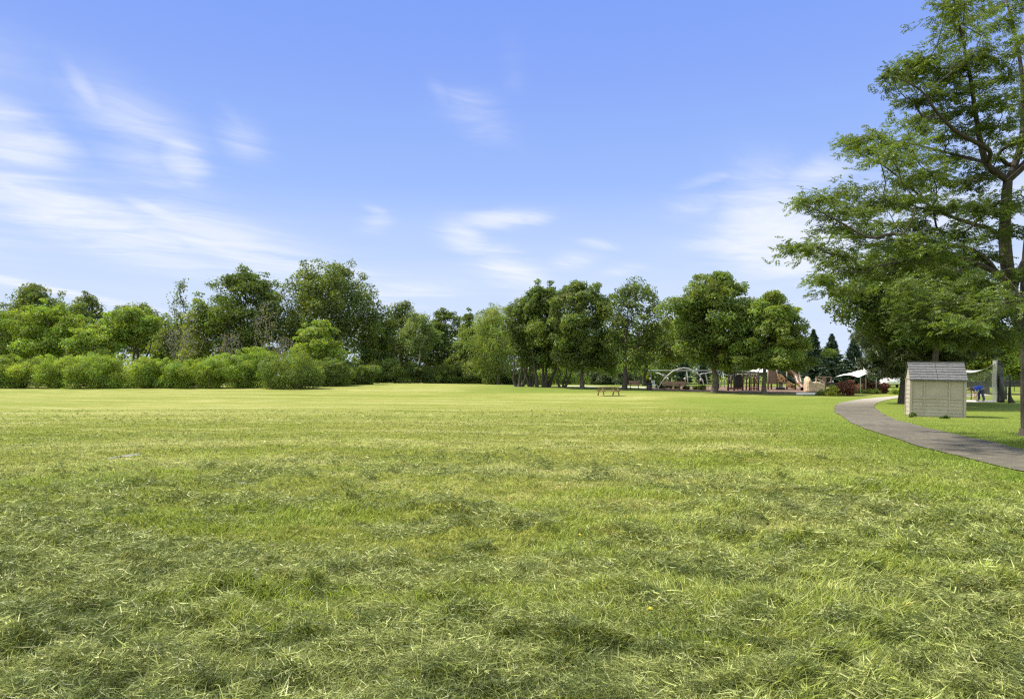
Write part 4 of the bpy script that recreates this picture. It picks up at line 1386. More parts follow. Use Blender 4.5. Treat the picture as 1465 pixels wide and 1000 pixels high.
M_GREENM = surf('grey_green_metal', (0.20, 0.24, 0.20), (0.27, 0.31, 0.26), 4.0, 0.45)
M_BROWNM = surf('dark_brown_metal', (0.035, 0.020, 0.016), (0.060, 0.034, 0.026), 4.0, 0.5)
M_REDB = surf('red_brown_plastic', (0.10, 0.040, 0.030), (0.14, 0.058, 0.044), 4.0, 0.5)
M_BROWNP = surf('brown_plastic', (0.125, 0.072, 0.043), (0.165, 0.098, 0.060), 3.0, 0.4)
M_WALLB = surf('brown_tower_board', (0.15, 0.095, 0.065), (0.20, 0.13, 0.095), 3.0, 0.6)
M_ROCKT = surf('tan_rock', (0.40, 0.31, 0.21), (0.54, 0.43, 0.30), 2.2, 0.85, 0.06, 7)
M_ROCKO = surf('orange_rock_panel', (0.42, 0.25, 0.12), (0.54, 0.34, 0.18), 3.0, 0.8, 0.03, 9)
M_GREENR = surf('green_roof', (0.025, 0.075, 0.045), (0.035, 0.095, 0.058), 3.0, 0.5)
M_CANVAS = surf('cream_canvas', (0.78, 0.76, 0.70), (0.84, 0.82, 0.77), 2.0, 0.85, 0.004, 12)
M_WHITE = surf('white_paint', (0.74, 0.74, 0.72), (0.80, 0.80, 0.79), 2.0, 0.35)
M_GLASS = surf('dark_glass', (0.02, 0.024, 0.03), (0.035, 0.04, 0.048), 2.0, 0.08, spec=0.7)
M_TYRE = surf('tyre_rubber', (0.015, 0.015, 0.015), (0.025, 0.025, 0.025), 6.0, 0.85)
M_RED = surf('red_lamp', (0.35, 0.02, 0.02), (0.45, 0.03, 0.03), 4.0, 0.3)
M_BRICK = surf('red_brick', (0.20, 0.085, 0.055), (0.30, 0.14, 0.09), 6.0, 0.9)
M_SHINGLE = surf('pale_shingles', (0.46, 0.40, 0.37), (0.56, 0.50, 0.46), 4.0, 0.9)
M_TANROOF = surf('tan_shingles', (0.42, 0.33, 0.23), (0.50, 0.41, 0.29), 4.0, 0.9)
M_SIDING = surf('cream_siding', (0.55, 0.50, 0.42), (0.62, 0.57, 0.49), 3.0, 0.7)
M_VINYL = surf('black_vinyl_padding', (0.012, 0.013, 0.016), (0.03, 0.032, 0.036), 3.0, 0.45, 0.02, 3)


def net_mat(name, colr, dens):
    m = bpy.data.materials.new(name)
    m.use_nodes = True
    t = NT(m.node_tree)
    b = t.n['Principled BSDF']
    co = t.node('ShaderNodeTexCoord')
    n = t.noise(co.outputs['Object'], 1.5, 3.0)
    t.link(t.mix(n, colr, tuple(c * 1.35 for c in colr)), b.inputs['Base Color'])
    b.inputs['Roughness'].default_value = 0.9
    b.inputs['Alpha'].default_value = dens
    return m


M_NETG = net_mat('grey_netting', (0.34, 0.35, 0.32), 0.72)
M_NETT = net_mat('fine_netting', (0.20, 0.21, 0.20), 0.22)
M_NETB = net_mat('black_netting', (0.012, 0.012, 0.013), 0.86)
M_SCREEN = net_mat('black_windscreen', (0.016, 0.017, 0.018), 0.93)

# garden shed beside the path
sx, sy = PX(1382, 28.0), 28.0
ang = R(22)
u_ = Vector((math.cos(ang), -math.sin(ang), 0))               # along the long front, towards the near corner
v_ = Vector((math.sin(ang), math.cos(ang), 0))                # away from the camera
W_, D_, EV, RG = 2.02, 1.30, 1.60, 2.30
sorg = Vector((sx, sy, 0)) - u_ * W_                          # front corner far end
shed = thing('garden_shed', 'tan resin garden shed with a grey shingled roof standing beside the path', 'shed', sorg, -ang)
shed.rotation_euler = (0, R(1.0), -ang)
mb = MB()
mb.box((W_ / 2, D_ / 2, 0.80), (W_ - 0.08, D_ - 0.08, 1.62))
mb.build('wall', M_TAN, shed)
for xx in (0.02, W_ - 0.02):
    g = MB()
    s = 1 if xx < 1 else -1
    g.add([(xx, 0.0, EV - 0.02), (xx, D_, EV - 0.02), (xx, D_ / 2, RG - 0.05), (xx + s * 0.05, 0.0, EV - 0.02), (xx + s * 0.05, D_, EV - 0.02), (xx + s * 0.05, D_ / 2, RG - 0.05)],
          [(0, 1, 2), (5, 4, 3), (0, 3, 4, 1), (1, 4, 5, 2), (2, 5, 3, 0)])
    g.build('gable', M_TAN, shed)
for xx, yy in ((0.045, 0.045), (W_ - 0.045, 0.045), (0.045, D_ - 0.045), (W_ - 0.045, D_ - 0.045)):
    MB().box((xx, yy, 0.80), (0.10, 0.10, 1.60)).build('corner_post', M_TANL, shed, 0.012)
for xx in (0.52, 1.42):
    MB().box((xx, 0.025, 0.80), (0.055, 0.032, 1.56)).build('stud', M_TANL, shed, 0.006)
MB().box((W_ / 2, 0.022, 0.79), (W_ - 0.2, 0.046, 0.055)).build('rail', M_TANL, shed, 0.006)
for x0, x1 in ((0.10, 0.49), (0.55, 1.39), (1.45, W_ - 0.10)):
    lp = MB()
    for k in range(5):
        z0 = 0.04 + k * 0.145
        lp.add([(x0, 0.018, z0), (x1, 0.018, z0), (x1, 0.036, z0 + 0.138), (x0, 0.036, z0 + 0.138), (x0, 0.05, z0), (x1, 0.05, z0)],
               [(0, 1, 2, 3), (4, 5, 1, 0), (0, 3, 4), (1, 5, 2)])
    lp.build('louvre_panel', M_TAN, shed)
sd = MB()
for k in range(8):
    z0 = 0.04 + k * 0.18
    sd.add([(0.018, 0.1, z0), (0.018, D_ - 0.1, z0), (0.032, D_ - 0.1, z0 + 0.17), (0.032, 0.1, z0 + 0.17), (0.045, 0.1, z0), (0.045, D_ - 0.1, z0)],
           [(3, 2, 1, 0), (0, 1, 5, 4), (0, 4, 3), (1, 2, 5)])
sd.build('side_cladding', M_TAN, shed)
for sgn, nm in ((-1, 'roof_panel'), (1, 'roof_panel')):
    rp = MB()
    rows = 7
    y_e, y_r = (D_ / 2 + sgn * (D_ / 2 + 0.10)), D_ / 2
    z_e, z_r = EV - 0.055, RG
    for k in range(rows):
        f0, f1 = k / rows, (k + 1) / rows
        ya, yb = y_e + (y_r - y_e) * f0, y_e + (y_r - y_e) * f1
        za, zb2 = z_e + (z_r - z_e) * f0, z_e + (z_r - z_e) * f1
        for x0, x1 in ((-0.03, 0.985), (0.995, W_ + 0.03)):
            j = 0.0
            while x0 + j < x1 - 0.01:
                e = min(x1, x0 + j + 0.17 + 0.05 * ((k * 7 + int(j * 50)) % 3))
                up_ = 0.030 + 0.006 * ((k + int(j * 31)) % 3)
                rp.add([(x0 + j, ya, za + up_), (e - 0.004, ya, za + up_), (e - 0.004, yb, zb2 + 0.006), (x0 + j, yb, zb2 + 0.006), (x0 + j, ya, za), (e - 0.004, ya, za), (e - 0.004, yb, zb2 - 0.02), (x0 + j, yb, zb2 - 0.02)],
                       [(0, 1, 2, 3), (4, 5, 1, 0), (7, 6, 5, 4), (5, 6, 2, 1), (4, 0, 3, 7)])
                j = e - x0
    rp.build(nm, M_ROOFG, shed)
MB().box((W_ / 2, D_ / 2, RG + 0.012), (W_ + 0.07, 0.09, 0.035)).build('ridge_cap', M_ROOFG, shed, 0.008)
MB().box((W_ / 2, -0.075, EV - 0.065), (W_ + 0.06, 0.03, 0.05)).build('fascia', M_ROOFG, shed, 0.005)
sign = thing('notice_sign', 'small white notice on the end wall of the garden shed', 'sign', sorg + u_ * (W_ + 0.02) + v_ * 0.25 + Vector((0, 0, 1.32)), -ang)
MB().box((0.02, 0, 0), (0.02, 0.3, 0.34)).build('board', M_WHITE, sign, 0.004)
MB().box((0.0, 0, 0), (0.02, 0.1, 0.1)).build('bracket', M_BLACKM, sign)

# batting cage
cd = 45.0
c0 = Vector(G(1427, 575.6))
cage = thing('practice_cage', 'netted practice cage with a sagging grey net roof and black padded end', 'cage', c0)


def cl(px, py, dd=0.0):
    d = c0.y + dd
    return Vector((PX(px, d), d, PZ(py, d))) - c0


MB().tube([(0, 0, -0.1), (0, 0, cl(1427, 514).z)], 0.05, 8).build('post', M_BLACKM, cage)
MB().tube([cl(1434.7, 578, 0), cl(1434.7, 520.5, 0)], 0.045, 8).build('post', M_BLACKM, cage)
MB().tube([cl(1431, 577, 1.5), cl(1431, 518.5, 1.5)], 0.035, 8).build('post', M_BLACKM, cage)
mb = MB().tube([cl(1427, 515), cl(1434.7, 521)], 0.03, 6).tube([cl(1427, 518), cl(1434.7, 525)], 0.022, 6).tube([cl(1427, 515), cl(1431, 519, 1.5)], 0.022, 6)
mb.build('top_rail', M_BLACKM, cage)
mb = MB()
nx, nz = 6, 9
A0, A1, B0, B1 = cl(1427.6, 577.2), cl(1436, 577.4), cl(1427.6, 537), cl(1435.4, 536.6)
for i in range(nz):
    for j in range(nx):
        f, h = j / (nx - 1), i / (nz - 1)
        p = (A0 * (1 - f) + A1 * f) * (1 - h) + (B0 * (1 - f) + B1 * f) * h
        mb.v.append((p.x, -0.08 + 0.05 * math.sin(3 * f + 5 * h), p.z))
for i in range(nz - 1):
    for j in range(nx - 1):
        a = i * nx + j
        mb.f.append((a, a + 1, a + nx + 1, a + nx))
        mb.s.append(True)
for (a, b_, th) in ((0, 1, 1),):
    nv0 = len(mb.v)
    mb.v += [(x, y + 0.07, z) for x, y, z in mb.v[:nv0]]
    mb.f += [tuple(reversed([i + nv0 for i in f])) for f in mb.f[:]]
    mb.s += [True] * (len(mb.f) - len(mb.s))
    rim = list(range(nx)) + [i * nx + nx - 1 for i in range(1, nz)] + [(nz - 1) * nx + j for j in range(nx - 2, -1, -1)] + [i * nx for i in range(nz - 2, 0, -1)]
    for i in range(len(rim)):
        p, q_ = rim[i], rim[(i + 1) % len(rim)]
        mb.add([], [])
        mb.f.append((q_, p, p + nv0, q_ + nv0))
        mb.s.append(False)
mb.build('padding', M_VINYL, cage)


def sheet(name, P, mat, parent, off=Vector((0, 0, 0)), smooth=True):
    """P: rows of points -> quad sheet"""
    r, c = len(P), len(P[0])
    V = [tuple(Vector(p) - off) for row in P for p in row]
    Fq = [(i * c + j, i * c + j + 1, (i + 1) * c + j + 1, (i + 1) * c + j) for i in range(r - 1) for j in range(c - 1)]
    return array_mesh(name, np.array(V), np.array(Fq), mat, parent, None, smooth)


rows = []
for i in range(8):
    f = i / 7
    row = []
    for j in range(15):
        h = j / 14
        px = 1427 + (1348 - 1427) * h
        sag = (1 - (2 * h - 1) ** 2)
        top = 515.5 + 17 * sag ** 0.8
        p = cl(px, top, 4.0 * f)
        p.z = cl(px, top, 0).z + 0.04 * math.sin(9 * h + 3 * f) + 0.12 * f * sag
        row.append(p)
    rows.append(row)
sheet('roof_net', rows, M_NETG, cage)
rows = []
for i in range(10):
    h = i / 9
    row = []
    for j in range(9):
        f = j / 8
        x = cl(1424.2, 540).x + (0.28 - 0.08 * h) * math.sin(f * math.pi - 1.57) * 0.5 + 0.03 * math.sin(h * 9)
        row.append(Vector((x, 0.02 + 0.12 * math.cos(f * 6.28), cl(1425, 574.5).z * (1 - h) + cl(1425, 516).z * h)))
    rows.append(row)
sheet('gathered_net', rows, M_NETG, cage)
rows = [[cl(1425 + (1348 - 1425) * j / 10, 575 + (526 + 9 * math.sin(3.14 * j / 10) - 575) * i / 8, 4.1) for j in range(11)] for i in range(9)]
sheet('back_net', rows, M_NETT, cage)

for k, (pa, pb, top, d2, flare, lab) in enumerate([(1438.0, 1440.5, 539, 49, 0, 'slim column of bunched black netting beside the padded cage end'), (1442.6, 1446.5, 535.5, 46, 6.5, 'column of black netting with its hem trailing over the grass')]):
    bx, by, bz = G((pa + pb) / 2, 571.5 if k == 0 else 576.5)
    t_ = thing('netting_column', lab, 'netting', (bx, by, bz), 0)
    H_ = PZ(top, by) - bz
    w_m = (pb - pa) / F * by
    MB().tube([(0, 0, -0.1), (0, 0, H_)], 0.035, 8).build('pole', M_BLACKM, t_)
    rows = []
    for i in range(12):
        h = i / 11
        row = []
        for j in range(13):
            a = j / 12 * 6.283
            ww = w_m * (0.32 + 0.28 * (1 - h)) * (1 + 0.25 * math.sin(5 * a))
            fl = flare / F * by * max(0, 1 - h * 3.2) ** 1.6 * max(0, math.cos(a))
            row.append((ww * math.cos(a) + fl, 0.6 * ww * math.sin(a), max(0.01, H_ * 0.99 * h)))
        rows.append(row)
    sheet('net', rows, M_NETB, t_)

# windscreen fence and rails behind the cage
fd = 60.0
f0 = Vector((PX(1340, fd), fd, float(gz(0, fd))))
f1 = Vector((PX(1500, fd + 8), fd + 8, float(gz(0, fd + 8))))
fence = thing('windscreen_fence', 'low fence hung with a black windscreen behind the practice cage', 'fence', f0)
dv = f1 - f0
L_ = dv.length
MB().bar((0, 0, 0.98), tuple(dv + Vector((0, 0, 0.98))), 0.05, 0.05).build('top_rail', M_BLACKM, fence)
for k in range(7):
    p = dv * (k / 6)
    MB().tube([p + Vector((0, 0, -0.1)), p + Vector((0, 0, 1.0))], 0.03, 8).build('post', M_BLACKM, fence)
rows = [[dv * (j / 24) + Vector((0, 0.03 + 0.03 * math.sin(j * 1.3), 0.42 + 0.53 * i / 4)) for j in range(25)] for i in range(5)]
sheet('windscreen', rows, M_SCREEN, fence)
gp = Vector(G(1389.5, 572))
rail = thing('bench_rail', 'black metal rail of a players bench next to the bending person', 'rail', gp)
MB().tube([(0, 0, -0.05), (0, 0, 0.72)], 0.03, 8).build('post', M_BLACKM, rail)
MB().tube([(-1.6, 0.1, -0.05), (-1.6, 0.1, 0.72)], 0.03, 8).build('post', M_BLACKM, rail)
MB().bar((0.05, 0, 0.36), (-1.7, 0.1, 0.36), 0.28, 0.04).build('seat', M_BLACK, rail)
MB().bar((0.0, 0, 0.70), (-1.6, 0.1, 0.70), 0.03, 0.05).build('back_rail', M_BLACKM, rail)


# ------------------------------------------------------------------ the bending person
def skin_mesh(name, verts, edges, radii, mat, parent, root=0, sub=2):
    me = bpy.data.meshes.new(name + '_skel')
    me.from_pydata(verts, edges, [])
    o = bpy.data.objects.new(name + '_skel', me)
    C.objects.link(o)
    md = o.modifiers.new('skin', 'SKIN')
    md.use_smooth_shade = True
    for i, r in enumerate(radii):
        rx, ry = r if isinstance(r, tuple) else (r, r)
        me.skin_vertices[0].data[i].radius = (rx, ry)
        me.skin_vertices[0].data[i].use_root = (i == root)
    sb = o.modifiers.new('sub', 'SUBSURF')
    sb.levels = sub
    sb.render_levels = sub
    dg = bpy.context.evaluated_depsgraph_get()
    dg.update()
    m2 = bpy.data.meshes.new_from_object(o.evaluated_get(dg), depsgraph=dg)
    m2.name = name
    bpy.data.objects.remove(o)
    m2.materials.clear()
    r_ = bpy.data.objects.new(name, m2)
    m2.materials.append(mat)
    C.objects.link(r_)
    r_.parent = parent
    return r_


M_SKIN = surf('skin', (0.42, 0.25, 0.18), (0.48, 0.30, 0.22), 8.0, 0.5)
M_SHIRT = surf('royal_blue_cotton', (0.020, 0.050, 0.30), (0.030, 0.075, 0.42), 5.0, 0.85)
M_JEANS = surf('dark_denim', (0.030, 0.045, 0.085), (0.055, 0.075, 0.125), 6.0, 0.9)
M_HAIR = surf('brown_hair', (0.05, 0.03, 0.02), (0.09, 0.055, 0.035), 12.0, 0.7)
M_SHOE = surf('dark_shoe', (0.03, 0.028, 0.026), (0.05, 0.045, 0.04), 6.0, 0.6)
pp = Vector(G(1402.5, 574.3))
person = thing('person', 'person in a royal blue shirt and dark jeans bending over to reach the ground', 'person', pp)
# bending towards -x: hips at the right, head at the left, both hands near the shins
J = {}
vs, es, rd = [], [], []


def jt(n, p, r, frm=None):
    J[n] = len(vs)
    vs.append(p)
    rd.append(r)
    if frm is not None:
        es.append((J[frm], J[n]))


jt('pelvis', (0.10, 0, 0.84), (0.13, 0.15))
jt('waist', (-0.05, 0, 0.93), (0.12, 0.14), 'pelvis')
jt('chest', (-0.26, 0, 0.94), (0.13, 0.165), 'waist')
jt('neckb', (-0.44, 0, 0.89), 0.075, 'chest')
jt('neck', (-0.50, 0, 0.86), 0.055, 'neckb')
jt('skull', (-0.58, 0, 0.82), 0.085, 'neck')
jt('head', (-0.66, 0, 0.76), 0.095, 'skull')
jt('face', (-0.70, 0, 0.69), 0.070, 'head')
jt('chin', (-0.69, 0, 0.63), 0.045, 'face')
for s, dx in ((-1, 0.0), (1, 0.10)):
    n = 'n' if s < 0 else 'f'
    jt(n + 'sh', (-0.38, 0.18 * s, 0.86), 0.065, 'chest')
    jt(n + 'el', (-0.34 + dx, 0.20 * s, 0.58), 0.045, n + 'sh')
    jt(n + 'wr', (-0.37 + dx, 0.15 * s, 0.33), 0.028, n + 'el')
    jt(n + 'pa', (-0.38 + dx, 0.14 * s, 0.25), 0.034, n + 'wr')
    for q_, (oy, oz) in enumerate([(-0.034, -0.075), (-0.012, -0.09), (0.011, -0.085), (0.033, -0.068)]):
        jt(n + 'k%d' % q_, (-0.385 + dx, 0.14 * s + oy, 0.21 + oz * 0.4), 0.0095, n + 'pa')
        jt(n + 'f%d' % q_, (-0.40 + dx, 0.14 * s + oy, 0.21 + oz), 0.0075, n + 'k%d' % q_)
    jt(n + 'th', (-0.43 + dx, 0.14 * s - 0.02, 0.20), 0.009, n + 'pa')
    jt(n + 'hip', (0.09, 0.09 * s, 0.76), 0.095, 'pelvis')
    jt(n + 'kn', (0.02 - 0.10 * s * 0.6, 0.11 * s, 0.45), 0.062, n + 'hip')
    jt(n + 'ca', (0.06 - 0.10 * s * 0.7, 0.115 * s, 0.30), 0.058, n + 'kn')
    jt(n + 'an', (0.08 - 0.10 * s, 0.12 * s, 0.09), 0.040, n + 'ca')
    jt(n + 'to', (-0.06 - 0.10 * s, 0.13 * s, 0.04), 0.036, n + 'an')
skin_mesh('body', vs, es, rd, M_SKIN, person, 0, 2)
p3 = lambda n: vs[J[n]]
sv = [p3('waist'), p3('chest'), p3('neckb'), p3('nsh'), p3('fsh'),
      tuple(np.array(p3('nsh')) * 0.35 + np.array(p3('nel')) * 0.65), tuple(np.array(p3('fsh')) * 0.35 + np.array(p3('fel')) * 0.65), (0.06, 0, 0.88)]
skin_mesh('shirt', sv, [(0, 1), (1, 2), (1, 3), (1, 4), (3, 5), (4, 6), (0, 7)], [(0.145, 0.165), (0.155, 0.19), 0.085, 0.09, 0.09, 0.07, 0.07, (0.15, 0.17)], M_SHIRT, person, 0, 2)
jv = [(0.03, 0, 0.89), p3('pelvis'), p3('nhip'), p3('nkn'), p3('nca'), p3('nan'), p3('fhip'), p3('fkn'), p3('fca'), p3('fan')]
skin_mesh('jeans', jv, [(0, 1), (1, 2), (2, 3), (3, 4), (4, 5), (1, 6), (6, 7), (7, 8), (8, 9)], [(0.14, 0.165), (0.155, 0.18), 0.115, 0.082, 0.076, 0.07, 0.115, 0.082, 0.076, 0.07], M_JEANS, person, 1, 2)
for n in 'nf':
    a, b_ = Vector(p3(n + 'an')), Vector(p3(n + 'to'))
    skin_mesh('shoe', [tuple(a + Vector((0.03, 0, -0.035))), tuple((a + b_) / 2 + Vector((0, 0, -0.015))), tuple(b_ + Vector((-0.03, 0, 0.0)))], [(0, 1), (1, 2)], [0.058, 0.052, 0.044], M_SHOE, person, 0, 1)
skin_mesh('hair', [(-0.555, 0, 0.855), (-0.625, 0, 0.815), (-0.68, 0, 0.775)], [(0, 1), (1, 2)], [0.085, 0.105, 0.085], M_HAIR, person, 1, 2)

# ------------------------------------------------------------------ picnic table, benches, bin
pt = Vector(G(870.5, 566.3))
table = thing('picnic_table', 'yellow timber picnic table standing askew on the lawn', 'picnic table', pt, R(16))
mb = MB()
for k in range(5):
    mb.box((0, -0.30 + 0.15 * k, 0.74), (1.85, 0.14, 0.04))
mb.build('tabletop', M_WOODY, table)
for s in (-1, 1):
    mb = MB()
    for k in range(2):
        mb.box((0, s * (0.66 + 0.145 * k), 0.44), (1.85, 0.135, 0.04))
    mb.build('seat', M_WOODY, table)
    mb = MB().bar((s * 0.62, -0.82, 0.395), (s * 0.62, 0.82, 0.395), 0.045, 0.09)
    mb.build('crossbeam', M_WOODY, table)
    for q_ in (-1, 1):
        MB().bar((s * 0.665, q_ * 0.24, 0.72), (s * 0.665, q_ * 0.62, 0.0), 0.045, 0.10, (1, 0, 0)).build('leg', M_WOODY, table)
    MB().bar((s * 0.58, 0, 0.44), (s * 0.15, 0, 0.71), 0.05, 0.08).build('brace', M_WOODY, table)


def park_bench(label, px, py, rz, wd, group=None):
    p = Vector(G(px, py))
    o = thing('park_bench', label, 'bench', p, rz, group)
    mb = MB()
    for k in range(4):
        mb.box((0, -0.17 + 0.115 * k, 0.44), (wd, 0.10, 0.035))
    mb.build('seat', M_PINK, o)
    mb = MB()
    for k in range(4):
        mb.box((0, 0.25 + 0.028 * k, 0.52 + 0.105 * k), (wd, 0.035, 0.097))
    mb.build('backrest', M_PINK, o)
    for s in (-1, 1):
        x = s * (wd / 2 - 0.15)
        MB().tube([(x, -0.2, 0), (x, -0.2, 0.62), (x, 0.1, 0.64)], 0.025, 6).tube([(x, 0.2, 0), (x, 0.23, 0.42), (x, 0.36, 0.85)], 0.025, 6).bar((x, -0.2, 0.405), (x, 0.24, 0.405), 0.05, 0.03).build('leg', M_BLACKM, o)
    return o


park_bench('pink-brown slatted bench alone between the oak trunk and the black bin', 907.5, 557.0, R(-6), 1.1)
park_bench('pink-brown bench behind the clipped bushes, under the white arch', 962, 558.0, 0, 1.9)
park_bench('pink-brown bench partly hidden by the thin open bush, nearer the largest maple', 976, 558.3, 0, 0.95)
bp_ = Vector(G(929, 558.2))
bin_ = thing('litter_bin', 'black round litter bin at the corner of the playground', 'bin', bp_)
MB().tube([(0, 0, 0), (0, 0, 0.05), (0, 0, 0.62)], [0.23, 0.24, 0.285], 16).build('drum', M_BLACK, bin_)
MB().tube([(0, 0, 0.62), (0, 0, 0.70), (0, 0, 0.72)], [0.305, 0.305, 0.26], 16).build('lid', M_BLACK, bin_)

# ------------------------------------------------------------------ playground
sd_ = 75.0
sz = float(gz(0, sd_))
swb = Vector((PX(931, sd_), sd_, sz))
swing = thing('swing_set', 'swing set with a long grey-green top beam and black chains', 'swing set', swb)
bh = PZ(530.3, sd_) - sz
bl = PX(1034, sd_) - swb.x
MB().tube([(-0.3, 0, bh), (bl + 0.3, 0, bh)], 0.055, 8).build('beam', M_GREENM, swing)
for x in (0.0, bl * 0.5, bl):
    for s in (-1, 1):
        MB().tube([(x, 0, bh), (x, s * 0.75, -0.05)], 0.045, 8).build('post', M_BLACKM if x == 0 else M_GREENM, swing)
for x in (1.0, 2.05, 5.2, 6.6):
    mb = MB()
    for s in (-0.16, 0.16):
        mb.tube([(x + s, 0, bh - 0.03), (x + s, 0, 0.62)], 0.012, 4)
    ch = MB()
    ch.tube([(x - 0.22, 0, 0.66), (x - 0.12, 0, 0.56), (x + 0.12, 0, 0.56), (x + 0.22, 0, 0.66)], 0.05, 6)
    seat = ch.build('swing_seat', M_BLACK, swing)
    mb.build('chain', M_BLACKM, seat)
ad = 71.0
az_ = float(gz(0, ad))
ab = Vector((PX(978, ad), ad, az_))
arch = thing('arch_swing', 'white tubular arch swing with curved side arms', 'swing', ab)


def al(px, py, dd=0.0):
    d = ad + dd
    return Vector((PX(px, d), d, PZ(py, d))) - ab


aps = [al(941, 557, .2), al(945, 549, .1), al(950, 542.5), al(955, 537.5), al(962, 531.5), al(970, 527.9), al(978, 526.4), al(986, 527.6), al(994, 531.5), al(1000, 536.5), al(1005, 544), al(1009, 557)]
MB().tube(aps, 0.058, 8).build('arch_tube', M_WHITEM, arch)
MB().tube([al(938, 533.5, 1), al(943, 534.3, .8), al(947, 536, .5), al(951, 538.6, .2)], 0.05, 8).build('side_arm', M_WHITEM, arch)
MB().tube([al(946, 534.8, -1), al(951, 536, -.6), al(955.5, 538.2, 0)], 0.05, 8).build('side_arm', M_WHITEM, arch)
MB().tube([al(1000, 537, 0), al(1004, 534.5, .5), al(1009, 534, 1), al(1011, 541, 1.1), al(1013.5, 556, 1.2)], 0.05, 8).build('side_arm', M_WHITEM, arch)
MB().tube([al(1009, 534, 1), al(1015, 533, 1.4), al(1021, 532, 1.8)], 0.04, 8).build('side_arm', M_WHITEM, arch)
for px, py in ((930.5, 542), (955.4, 541.6), (979.5, 542), (1002.4, 543)):
    p = al(px, py, 2)
    h = MB().tube([p + Vector((0, 0, 0.12)), p + Vector((0, 0, 0.06)), p + Vector((0, 0, -0.06)), p + Vector((0, 0, -0.12))], [0.03, 0.10, 0.10, 0.03], 8).build('grip', M_WHITEM, arch)
    MB().tube([p + Vector((0, 0, 0.12)), Vector((p.x, p.y, bh + sz - az_))], 0.012, 4).build('cord', M_BLACKM, h)
chp = Vector(G(937, 557.3))
chair = thing('garden_chair', 'white folding chair left standing behind the black bin', 'chair', chp, R(25))
MB().box((0, 0, 0.42), (0.46, 0.44, 0.03)).build('seat', M_WHITE, chair)
mb = MB()
for k in range(4):
    mb.bar((-0.18 + 0.12 * k, 0.22, 0.44), (-0.18 + 0.12 * k, 0.36, 0.95), 0.05, 0.015)
mb.build('backrest', M_WHITE, chair)
for sx_, sy_ in ((-1, -1), (1, -1), (-1, 1), (1, 1)):
    MB().bar((0.2 * sx_, 0.2 * sy_, 0.42), (0.22 * sx_, 0.26 * sy_, 0), 0.035, 0.035).build('leg', M_WHITE, chair)

kd = 66.0
kz = float(gz(0, kd))
kb = Vector((PX(1041, kd), kd, kz))
climb = thing('climbing_frame', 'long climbing frame of dark brown posts joined by pale overhead bars', 'climbing frame', kb)


def kl(px, py, dd=0.0):
    d = kd + dd
    return Vector((PX(px, d), d, PZ(py, d))) - kb


for px, dd, top in ((1041.8, 0, 537.5), (1050.3, 0, 534), (1055.6, 1.6, 533.5), (1062.6, 0, 530.8), (1072.6, 0, 530.0), (1084.8, 0, 530.6), (1046, 2.2, 538), (1068, 2.2, 531), (1079, 2.2, 531)):
    p = kl(px, 540, dd)
    MB().tube([(p.x, p.y, -0.15), (p.x, p.y, kl(px, top, dd).z)], 0.085 if dd == 0 else 0.065, 10).build('post', M_BROWNM, climb)
mb = MB()
for y0 in (0.0, 2.2):
    mb.tube([kl(1045, 530.2, y0), kl(1086, 532.6, y0)], 0.04, 6)
for k in range(9):
    f = k / 8
    a, b_ = kl(1045 + 41 * f, 530.2 + 2.4 * f, 0), kl(1045 + 41 * f, 530.2 + 2.4 * f, 2.2)
    mb.tube([a, b_], 0.028, 6)
mb.build('overhead_ladder', M_GREENM, climb)
MB().tube([kl(1037, 535.8), kl(1042, 537.3), kl(1053, 537.2)], 0.04, 6).build('grab_bar', M_WHITEM, climb)
MB().tube([kl(1051, 535.4, .1), kl(1082, 535.4, .1)], 0.035, 6).build('grab_bar', M_WHITEM, climb)
MB().bar(kl(1040, 555.7, -0.1), kl(1063, 555.9, -0.1), 0.12, 0.16).build('balance_beam', M_REDB, climb)
MB().bar(kl(1073, 555.6, -0.1), kl(1085, 555.6, -0.1), 0.12, 0.14).build('balance_beam', M_REDB, climb)
for px in (1076.5, 1081):
    mb = MB()
    for k in range(6):
        mb.tube([kl(px - 1.6, 555.5 - 3.4 * k, .3), kl(px + 1.6, 555.5 - 3.4 * k, .3)], 0.035, 6)
    mb.tube([kl(px - 1.6, 558.5, .3), kl(px - 1.6, 536, .3)], 0.03, 6).tube([kl(px + 1.6, 558.5, .3), kl(px + 1.6, 536, .3)], 0.03, 6)
    mb.build('rung_ladder', M_REDB, climb)
MB().box(kl(1055.8, 546, 1.5), (0.8, 0.1, 1.25)).build('play_panel', M_BLACK, climb, 0.05)
MB().bar(kl(1064, 552.4, .4), kl(1071, 552.4, .4), 0.4, 0.06).tube([kl(1067.3, 552.6, .4), kl(1067.3, 559, .4)], 0.05, 6).build('step_pod', M_WOODY, climb)
bp2 = Vector(G(1028.5, 556.4))
bt = thing('play_table', 'small grey play table just beyond the trunk of the largest maple', 'table', bp2)
MB().tube([(0, 0, 0.55), (0, 0, 0.60), (0, 0, 0.64)], [0.30, 0.36, 0.33], 14).build('tabletop', M_GREENM, bt)
MB().tube([(0, 0, -0.05), (0, 0, 0.56)], 0.05, 8).build('pedestal', M_BLACKM, bt)

td = 68.0
tz = float(gz(0, td))
tb = Vector((PX(1107, td), td, tz))
tower = thing('play_tower', 'brown play tower with a green roof, orange rock panels and a curling tube slide', 'play tower', tb)


def tl(px, py, dd=0.0):
    d = td + dd
    return Vector((PX(px, d), d, PZ(py, d))) - tb


